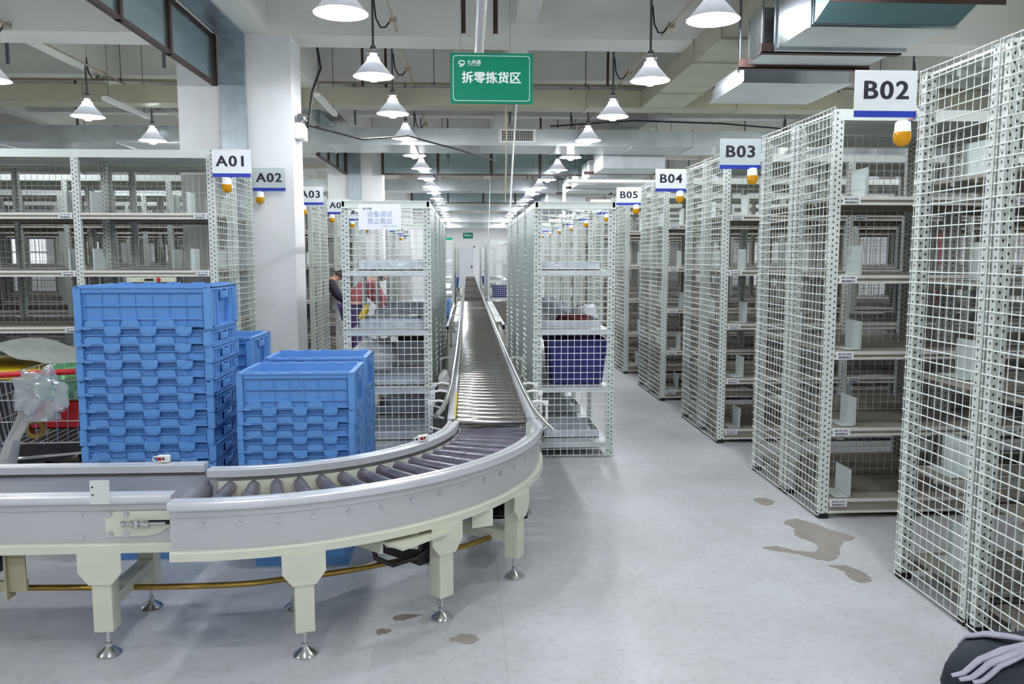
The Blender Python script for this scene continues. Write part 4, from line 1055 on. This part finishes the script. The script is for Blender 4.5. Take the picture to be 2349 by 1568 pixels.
top('wall_cable', MB().tube([(0, 0, 0), (1.2, 0, 0.09), (2.5, 0, 0.06), (3.6, 0, -0.02)], 0.012, 8).data('wall_cable', 'black_rubber', smooth=True), 'long black cable draped over the wide steel duct on the right', 'cable', (1.2, 11.66, 3.42))

# green hanging signs
def area_sign(x, y, z, label):
    t = thing('area_sign', label, 'sign', (x, y, z), group='green area signs')
    obj('board', MB().box(-0.267, 0.267, 0, 0.012, -0.158, 0.158).data('board', 'sign_green'), t)
    rw, rh, rr = 0.248, 0.142, 0.02; pts = []
    for cx_, cy_, a0 in ((rw-rr, rh-rr, 0), (-rw+rr, rh-rr, PI/2), (-rw+rr, -rh+rr, PI), (rw-rr, -rh+rr, PI*1.5)):
        for i in range(5): pts.append((cx_+rr*C(a0+PI/2*i/4), cy_+rr*S(a0+PI/2*i/4)))
    b = MB(); n = len(pts); th = 0.0032
    for i in range(n):
        (x0, z0), (x1, z1) = pts[i], pts[(i+1) % n]
        f0 = (1-th/rw, 1-th/rh)
        b.add([(x0, 0, z0), (x1, 0, z1), (x1*f0[0], 0, z1*f0[1]), (x0*f0[0], 0, z0*f0[1])], [(0,1,2,3)])
    obj('border_line', b.data('border_line', 'ink_white'), t, (0, -0.0012, 0))
    obj('lettering', text_mesh('拆零拣货区', 0.077, 'ink_white', 0.004, thick=0.022), t, (0, -0.0015, 0.0), FACE)
    obj('lettering', text_mesh('九州通', 0.030, 'ink_white', 0.0, thick=0.02), t, (-0.113, -0.0015, 0.098), FACE)
    obj('lettering', text_mesh('JOINTOWN', 0.0105, 'ink_white', 0.01, spacing=1.5), t, (-0.113, -0.0015, 0.079), FACE)
    obj('logo', logo_me(0.032, 'ink_white'), t, (-0.192, -0.0012, 0.092))
    for s_ in (-0.2, 0.12): obj('hanging_wire', MB().tube([(s_, 0.006, 0.155), (s_, 0.006, ZC-z)], 0.0015, 5).data('hanging_wire', 'rod_grey'), t)
area_sign(0.163, 5.3, 2.698, 'green hanging area sign with white writing over the conveyor')
area_sign(0.04, 42.0, 2.68, 'distant small green area sign before the far wall')
t = thing('exit_sign', 'small dark green sign on the far left above the conveyor', 'sign', (-1.0, 38.0, 2.35))
obj('board', MB().box(-0.3, 0.3, 0, 0.04, -0.12, 0.12).data('board', 'sign_green'), t)
obj('hanging_wire', MB().tube([(0, 0.02, 0.12), (0, 0.02, ZC-2.35)], 0.006, 5).data('hanging_wire', 'rod_grey'), t)

# ---------------------------------------------------------------- shopping cart, trolley, bags, people, floor marks
ct = thing('shopping_cart', 'wire shopping cart with red handle standing left of the tall tote stack', 'shopping cart', (-2.42, 4.62, 0), 0.06)
b = MB()
def quad(h): # basket outline at height fraction h (0 bottom .. 1 top)
    fx = 0.24+0.06*h; fy0, fy1 = -0.02-0.03*h, 0.52+0.2*h
    z = 0.50+0.36*h
    return [(-fx, fy0, z), (fx, fy0, z), (fx, fy1, z), (-fx, fy1, z)]
for h in (0, 0.35, 0.7, 1.0):
    q = quad(h)
    for i in range(4): b.tube([q[i], q[(i+1) % 4]], 0.0045 if h in (0, 1.0) else 0.003, 6)
q0, q1 = quad(0), quad(1)
for i in range(4):
    n = 9 if i % 2 == 0 else 12
    for k in range(n+1):
        b.tube([Vector(q0[i]).lerp(Vector(q0[(i+1) % 4]), k/n), Vector(q1[i]).lerp(Vector(q1[(i+1) % 4]), k/n)], 0.0026, 5, caps=False)
for k in range(1, 9): b.tube([Vector(q0[0]).lerp(Vector(q0[1]), k/9), Vector(q0[3]).lerp(Vector(q0[2]), k/9)], 0.0026, 5, caps=False)
obj('basket', b.data('basket', 'chrome', smooth=True), ct)
b = MB()
for s_ in (-1, 1):
    b.tube([(s_*0.275, -0.10, 0.90), (s_*0.25, -0.05, 0.82), (s_*0.23, -0.02, 0.48), (s_*0.21, 0.02, 0.40), (s_*0.22, -0.02, 0.12), (s_*0.22, 0.55, 0.11)], 0.010, 8)
b.tube([(-0.21, 0.02, 0.40), (0.21, 0.02, 0.43)], 0.008, 8)
obj('frame', b.data('frame', 'chrome', smooth=True), ct)
obj('handle', MB().tube([(-0.30, -0.10, 0.90), (0.30, -0.10, 0.92)], 0.017, 12).data('handle', 'red', smooth=True), ct)
for sx in (-0.22, 0.22):
    for sy in (0.0, 0.54):
        obj('caster', MB().lathe([(0, -0.014), (0.045, -0.014), (0.05, 0), (0.045, 0.014), (0, 0.014)], 16, (0,0,0), 'x').data('caster', 'black_rubber', smooth=True), ct, (sx, sy, 0.05))
def blob(name, size, m, seed, loc, label, cat, amp=0.12, rz=0.0, nu=28, nv=18, flat=False):
    from mathutils import noise
    b = MB(); vs = []
    for i in range(nv+1):
        th = PI*i/nv
        for j in range(nu):
            ph_ = 2*PI*j/nu
            p = Vector((S(th)*C(ph_), S(th)*S(ph_), C(th)))
            d_ = 1+amp*noise.noise(p*2.0+Vector((seed, 0, 0)))*1.6+amp*0.3*noise.noise(p*5+Vector((0, seed, 0)))
            e = 0.72
            q = Vector([math.copysign(abs(v)**e, v) for v in p])*d_
            z = q.z*size[2]/2+size[2]/2
            vs.append((q.x*size[0]/2, q.y*size[1]/2, max(z, 0.0)))
    fs = [(i*nu+j, (i+1)*nu+j, (i+1)*nu+(j+1)%nu, i*nu+(j+1)%nu) for i in range(nv) for j in range(nu)]
    b.add(vs, fs)
    o = obj(name, b.data(name, m, smooth=True), None, loc, (0,0,rz)); return tag(o, label, cat)
blob('plastic_bag', (0.46, 0.36, 0.21), 'green_film', 3, (-2.37, 4.88, 0.70), 'crumpled green plastic bag filling the top of the shopping cart', 'bag', 0.2)
blob('plastic_bag', (0.24, 0.09, 0.27), 'clear_film', 8, (-2.33, 4.44, 0.66), 'clear plastic bag tied over the red cart handle', 'bag', 0.38, nu=40, nv=28)
rc = thing('red_crate', 'red plastic crate inside the shopping cart', 'crate', (-2.34, 4.90, 0.565))
obj('shell', MB().box(-0.19, 0.19, -0.22, 0.22, 0, 0.006).box(-0.19, 0.19, -0.22, -0.214, 0, 0.15).box(-0.19, 0.19, 0.214, 0.22, 0, 0.15).box(-0.19, -0.184, -0.22, 0.22, 0, 0.15).box(0.184, 0.19, -0.22, 0.22, 0, 0.15).data('shell', 'red'), rc)
obj('rim', MB().box(-0.2, 0.2, -0.23, -0.21, 0.13, 0.15).box(-0.2, 0.2, 0.21, 0.23, 0.13, 0.15).data('rim', 'red'), rc)
b = MB()
for k in range(4): b.lathe([(0.035, -0.024), (0.06, -0.024), (0.06, 0.024), (0.035, 0.024), (0.035, -0.024)], 20, (-2.50+0.12*k+2.4, 0, 0.0), 'y') if k == 0 else None
tag(obj('tape_roll', b.data('tape_roll', 'brass', smooth=True), None, (-2.40, 4.70, 0.566)), 'roll of brown packing tape lying in the bottom of the cart', 'tape')
# strip of grey plastic film trailing from the cart to the floor
b = MB(); pts = [(-2.40, 4.47, 0.76, 0.07), (-2.44, 4.46, 0.66, 0.08), (-2.50, 4.45, 0.55, 0.085), (-2.535, 4.45, 0.45, 0.085), (-2.56, 4.44, 0.33, 0.09), (-2.575, 4.43, 0.22, 0.10), (-2.60, 4.40, 0.10, 0.13), (-2.63, 4.36, 0.012, 0.15)]
vs = []
for i, (x, y, z, h) in enumerate(pts):
    for q in (-1, -0.4, 0.2, 1): vs.append((x+q*h*0.62, y+0.02*S(i*1.7+q*2), z+0.012*q))
b.add(vs, [(i*4+j, i*4+j+1, (i+1)*4+j+1, (i+1)*4+j) for i in range(len(pts)-1) for j in range(3)])
me = b.data('film_strip', 'film_grey', smooth=True)
o = obj('film_strip', me); md = o.modifiers.new('thickness', 'SOLIDIFY'); md.thickness = 0.003
tag(o, 'grey plastic film strip hanging from the cart handle down to the floor', 'plastic film')
# dark trolley with a yellow rim and a grey cloth at the left edge
t = thing('dark_trolley', 'dark box trolley with yellow rim at the left edge, half out of frame', 'trolley', (-3.12, 5.85, -0.13))
obj('box', MB().box(-0.42, 0.36, -0.35, 0.35, 0.29, 0.86).data('box', 'motor_black', bevel=0.02), t)
obj('rim', MB().box(-0.45, 0.42, -0.38, 0.38, 0.86, 0.93).data('rim', 'yellow', bevel=0.015), t)
for sx in (-0.35, 0.22):
    for sy in (-0.25, 0.25): obj('caster', MB().lathe([(0, -0.02), (0.07, -0.02), (0.08, 0), (0.07, 0.02), (0, 0.02)], 16, (0,0,0), 'x').data('caster', 'black_rubber', smooth=True), t, (sx, sy, 0.21))
b = MB(); nx, ny = 16, 10; vs = []
from mathutils import noise
for i in range(nx+1):
    for j in range(ny+1):
        x = -0.42+0.80*i/nx; y = -0.36+0.7*j/ny
        pk = max(0, 1-abs(x+0.12)/0.46)
        z = 0.012+0.16*pk**0.9*(1-0.35*abs(j/ny-0.5))+0.05*noise.noise(Vector((x*6, y*6, 0)))*pk
        vs.append((x, y, z))
b.add(vs, [(i*(ny+1)+j, (i+1)*(ny+1)+j, (i+1)*(ny+1)+j+1, i*(ny+1)+j+1) for i in range(nx) for j in range(ny)])
o = obj('grey_cloth', b.data('grey_cloth', 'cloth_grey', smooth=True), None, (-3.10, 5.85, 0.80)); md = o.modifiers.new('thickness', 'SOLIDIFY'); md.thickness = 0.004
tag(o, 'crumpled grey-green cloth heaped on the yellow-rimmed trolley', 'cloth')

# dark bag with grey straps at the lower right corner
bag = thing('shoulder_bag', 'dark navy bag with pale grey straps on the floor, lower right corner', 'bag', (1.925, 2.47, 0), 0.0)
BPR = [(0.88, 0.0), (1.0, 0.04), (1.04, 0.10), (1.0, 0.165), (0.86, 0.215), (0.6, 0.245), (0.3, 0.256), (0.0, 0.258)]
def bag_z(x, y):
    q = math.hypot(x/0.30, y/0.185)
    for (r0, z0), (r1, z1) in zip(BPR[3:], BPR[4:]):
        if r1 <= q <= r0: return z0+(z1-z0)*(r0-q)/(r0-r1)
    return 0.165-0.1*(q-1.0)
b = MB(); nu = 48; vs = []
for r_, z in BPR:
    for j in range(nu):
        a = 2*PI*j/nu; nz = noise.noise(Vector((3*r_*C(a), 3*r_*S(a), z*6)))
        vs.append((0.30*r_*C(a)*(1+0.05*nz), 0.185*r_*S(a)*(1+0.05*nz), max(0, z+0.012*nz*(z > 0.02))))
b.add(vs, [tuple(range(nu))[::-1]] + [(i*nu+j, i*nu+(j+1)%nu, (i+1)*nu+(j+1)%nu, (i+1)*nu+j) for i in range(len(BPR)-1) for j in range(nu)])
obj('body', b.data('body', 'bag_navy', smooth=True), bag)
def tie(pts, w0, w1):
    P_ = []
    for i in range(len(pts)-1):
        p0, p1, p2, p3 = [Vector(pts[max(0, min(len(pts)-1, i+k-1))]) for k in range(4)]
        for q in range(6):
            t_ = q/6; v = 0.5*((2*p1)+(p2-p0)*t_+(2*p0-5*p1+4*p2-p3)*t_*t_+(3*p1-p0-3*p2+p3)*t_**3); P_.append((v.x, v.y, bag_z(v.x, v.y)+0.014))
    n_ = len(P_)
    obj('strap', MB().tube(P_, [w0+(w1-w0)*S(PI*i/n_) for i in range(n_)], 10, flat=0.55).data('strap', 'strap_grey', smooth=True), bag)
tie([(-0.325, -0.035), (-0.24, -0.05), (-0.12, -0.045), (0.0, -0.03), (0.12, -0.045), (0.27, -0.06)], 0.009, 0.020)
tie([(-0.315, -0.062), (-0.23, -0.075), (-0.11, -0.068), (0.0, -0.05), (0.13, -0.06)], 0.009, 0.019)
tie([(-0.285, -0.088), (-0.22, -0.095), (-0.12, -0.082), (-0.02, -0.055)], 0.009, 0.014)
tie([(-0.20, 0.13), (-0.16, 0.08), (-0.09, 0.02), (-0.02, -0.025)], 0.008, 0.020)

# wet patches and small darker marks laid flat on the floor
def stain(pts, m, label, cat):
    cx_ = sum(p[0] for p in pts)/len(pts); cy_ = sum(p[1] for p in pts)/len(pts)
    sm = []; n = len(pts); rj = random.Random(n)
    for i in range(n):
        p0, p1, p2, p3 = [Vector((*pts[(i+k-1) % n], 0)) for k in range(4)]
        for q in range(5):
            t_ = q/5; sm.append(Vector((rj.uniform(-1, 1), rj.uniform(-1, 1), 0))*0.007+0.5*((2*p1)+(p2-p0)*t_+(2*p0-5*p1+4*p2-p3)*t_*t_+(3*p1-p0-3*p2+p3)*t_**3))
    b = MB().prism([(p.x-cx_, p.y-cy_) for p in sm], 0.0004, 0.0012)
    tag(obj('floor_stain', b.data('floor_stain', m), None, (cx_, cy_, 0)), label, cat)
stain([(1.826, 4.882), (1.86, 4.93), (1.908, 4.934), (1.95, 4.87), (1.91, 4.80), (1.854, 4.79)], 'wet', 'small round wet patch on the floor before rack B03', 'floor stain')
stain([(1.864, 4.48), (1.93, 4.52), (2.0, 4.46), (2.06, 4.33), (2.12, 4.26), (2.134, 4.17), (2.05, 4.12), (2.0, 4.06), (1.94, 3.95), (1.86, 3.86), (1.80, 3.88), (1.72, 3.97), (1.60, 4.03), (1.585, 4.07), (1.66, 4.08), (1.76, 4.0), (1.84, 4.0), (1.88, 4.08), (1.86, 4.16), (1.83, 4.25), (1.87, 4.36), (1.84, 4.43)], 'wet', 'large irregular wet patch on the aisle floor', 'floor stain')
stain([(1.815, 3.80), (1.86, 3.80), (1.91, 3.79), (1.95, 3.70), (1.94, 3.61), (1.885, 3.575), (1.85, 3.63), (1.855, 3.72)], 'wet', 'small oval wet patch nearest the mesh end of rack B02', 'floor stain')
stain([(-0.03, 3.16), (0.02, 3.15), (0.035, 3.11), (0.0, 3.075), (-0.05, 3.09), (-0.085, 3.12)], 'wet', 'dark smudge by the conveyor foot nearest the aisle', 'floor stain')  # darker flat smudge beside the foot, sharing the wet patches' material
stain([(-0.32, 3.345), (-0.27, 3.36), (-0.21, 3.35), (-0.25, 3.325), (-0.29, 3.30), (-0.33, 3.315)], 'mark_grey', 'dark flaky mark on the floor left of the lone conveyor leg', 'floor stain')
stain([(-0.39, 3.22), (-0.35, 3.23), (-0.33, 3.20), (-0.38, 3.18)], 'mark_grey', 'smallest dark speck on the floor under the curve', 'floor stain')

# ---------------------------------------------------------------- people
def skin_body(name, V, E, R, m, parent=None, sub=2):
    me = bpy.data.meshes.new(name); me.from_pydata(V, E, [])
    o = bpy.data.objects.new(name, me); COL.objects.link(o)
    sk = o.modifiers.new('skin', 'SKIN')
    for i, r_ in enumerate(R):
        me.skin_vertices[0].data[i].radius = (r_, r_) if not isinstance(r_, tuple) else r_
    me.skin_vertices[0].data[0].use_root = True
    ss = o.modifiers.new('sub', 'SUBSURF'); ss.levels = sub; ss.render_levels = sub
    dg = bpy.context.evaluated_depsgraph_get()
    nm = bpy.data.meshes.new_from_object(o.evaluated_get(dg)); nm.materials.clear(); nm.materials.append(M[m])
    for p in nm.polygons: p.use_smooth = True
    nm.name = name
    bpy.data.objects.remove(o)
    return obj(name, nm, parent)
def person(loc, rz, label, top_m, leg_m):
    # bent forward over a table: pelvis, torso leaning to +Y, arms reaching down, legs straight
    p = thing('person', label, 'person', loc, rz)
    V = [(0,0,0.86),(0,0.05,0.98),(0,0.16,1.10),(0,0.27,1.20),(0,0.34,1.25),(0,0.40,1.27),
         (-0.16,0.26,1.18),(-0.22,0.36,0.98),(-0.18,0.52,0.84),(0.16,0.26,1.18),(0.22,0.36,0.98),(0.18,0.52,0.84),
         (-0.09,-0.01,0.80),(-0.10,0.03,0.46),(-0.10,-0.02,0.09),(-0.10,0.10,0.04),(0.09,-0.01,0.80),(0.10,0.03,0.46),(0.10,-0.02,0.09),(0.10,0.10,0.04),
         (-0.17,0.58,0.80),(0.17,0.58,0.80),(0,0.47,1.29),(0,0.49,1.22)]
    E = [(0,1),(1,2),(2,3),(3,4),(4,5),(3,6),(6,7),(7,8),(3,9),(9,10),(10,11),(0,12),(12,13),(13,14),(14,15),(0,16),(16,17),(17,18),(18,19),(8,20),(11,21),(5,22),(22,23)]
    R = [0.13,(0.13,0.10),(0.14,0.10),(0.12,0.09),0.052,0.06,0.058,0.046,0.034,0.058,0.046,0.034,0.085,0.058,0.04,0.036,0.085,0.058,0.04,0.036,0.03,0.03,0.085,0.07]
    skin_body('body', V, E, R, 'skin', p)
    k = 1.13
    skin_body('jacket', [V[i] for i in (0,1,2,3,6,7,8,9,10,11)], [(0,1),(1,2),(2,3),(3,4),(4,5),(5,6),(3,7),(7,8),(8,9)], [(0.15,0.13),(0.15,0.12),(0.16,0.12),(0.135,0.105),0.072,0.058,0.045,0.072,0.058,0.045], top_m, p)
    skin_body('trousers', [V[0]]+[V[i] for i in (12,13,14,16,17,18)], [(0,1),(1,2),(2,3),(0,4),(4,5),(5,6)], [0.145,0.10,0.074,0.058,0.10,0.074,0.058], leg_m, p)
    skin_body('hair', [(0,0.44,1.345),(0,0.50,1.33),(0,0.40,1.30),(0,0.38,1.22)], [(0,1),(0,2),(2,3)], [0.085,0.07,0.08,0.035], 'hair', p)
    for s_ in (-1, 1):
        for f_ in range(5):
            dx = (f_-2)*0.014 if f_ < 4 else 0
            if f_ == 4: vv = [(s_*0.16,0.59,0.80),(s_*0.13,0.60,0.785),(s_*0.12,0.62,0.775)]
            else: vv = [(s_*0.17+dx,0.60,0.80),(s_*0.17+dx*1.2,0.635,0.79),(s_*0.17+dx*1.3,0.66,0.772-0.004*(f_ % 2))]
            skin_body('finger', vv, [(0,1),(1,2)], [0.010,0.009,0.008], 'skin', p, 1)
    skin_body('nose', [(0,0.545,1.235),(0,0.565,1.215)], [(0,1)], [0.014,0.012], 'skin', p, 1)
    for s_ in (-1, 1):
        obj('shoe', MB().obox((s_*0.10, 0.04, 0.03), (0.085, 0.24, 0.06)).data('shoe', 'motor_black', bevel=0.02), p)
        obj('ear', MB().obox((s_*0.088, 0.46, 1.27), (0.015, 0.035, 0.055)).data('ear', 'skin', bevel=0.006), p)
    return p
person((-1.62, 11.35, 0), -1.1, 'person in a pinkish red top bending forward behind the left mesh cage', 'shirt_red', 'trouser_purple')
person((-2.30, 12.05, 0), -1.3, 'person in dark clothes and purple trousers bending between the left racks', 'shirt_dark', 'trouser_purple')
# things seen inside and behind the left cage
tag(obj('dark_crate', MB().box(-0.25, 0.25, -0.15, 0.15, 0, 0.012).box(-0.25, 0.25, -0.15, -0.14, 0, 0.2).box(-0.25, 0.25, 0.14, 0.15, 0, 0.2).box(-0.25, -0.24, -0.15, 0.15, 0, 0.2).box(0.24, 0.25, -0.15, 0.15, 0, 0.2).data('dark_crate', 'motor_black', bevel=0.008), None, (-0.585, 9.7, 0.562)), 'dark crate on the second shelf at the rear of the left mesh cage', 'crate')
blob('plastic_bag', (0.34, 0.3, 0.25), 'paper', 12, (-0.75, 6.5, 0.638), 'white plastic bag on the second shelf of the left mesh cage', 'bag', 0.16)
blob('plastic_wrap', (0.36, 0.26, 0.10), 'clear_film', 15, (-0.56, 6.45, 1.012), 'crumpled clear wrap on the third shelf of the left mesh cage', 'wrap', 0.25)
blob('cloth_bundle', (0.26, 0.2, 0.085), 'maroon', 18, (0.86, 6.42, 1.012), 'dark maroon cloth bundle on the third shelf of the right mesh cage', 'cloth', 0.25)
blob('plastic_wrap', (0.2, 0.16, 0.14), 'paper', 21, (0.99, 6.75, 1.012), 'white plastic wrap behind the maroon bundle in the right mesh cage', 'wrap', 0.22)
by = thing('spray_bottle', 'yellow bottle leaning on the third shelf of the left mesh cage', 'bottle', (-0.84, 6.35, 1.062), 0)
obj('bottle_body', MB().lathe([(0, 0), (0.026, 0), (0.028, 0.01), (0.028, 0.09), (0.014, 0.115), (0.012, 0.13), (0, 0.13)], 16).data('bottle_body', 'yellow', smooth=True), by, (0,0,0), (0, 0.42, 0))
obj('cap', MB().lathe([(0, 0.13), (0.013, 0.13), (0.013, 0.155), (0, 0.16)], 12).data('cap', 'clear_film', smooth=True), by, (0,0,0), (0, 0.42, 0))

for x, y, nm in ((6.10, 10.03, 'left'), (6.21, 10.06, 'right')):
    top('fire_pipe', MB().tube([(0, 0, 0), (0, 0, 1.75), (0, 0.06, 1.82), (0, 0.5, 1.84)], 0.032, 12).data('fire_pipe', 'red', smooth=True), 'red fire pipe seen through the mesh of rack B02, the %s of a pair' % nm, 'pipe', (x, y, 0))
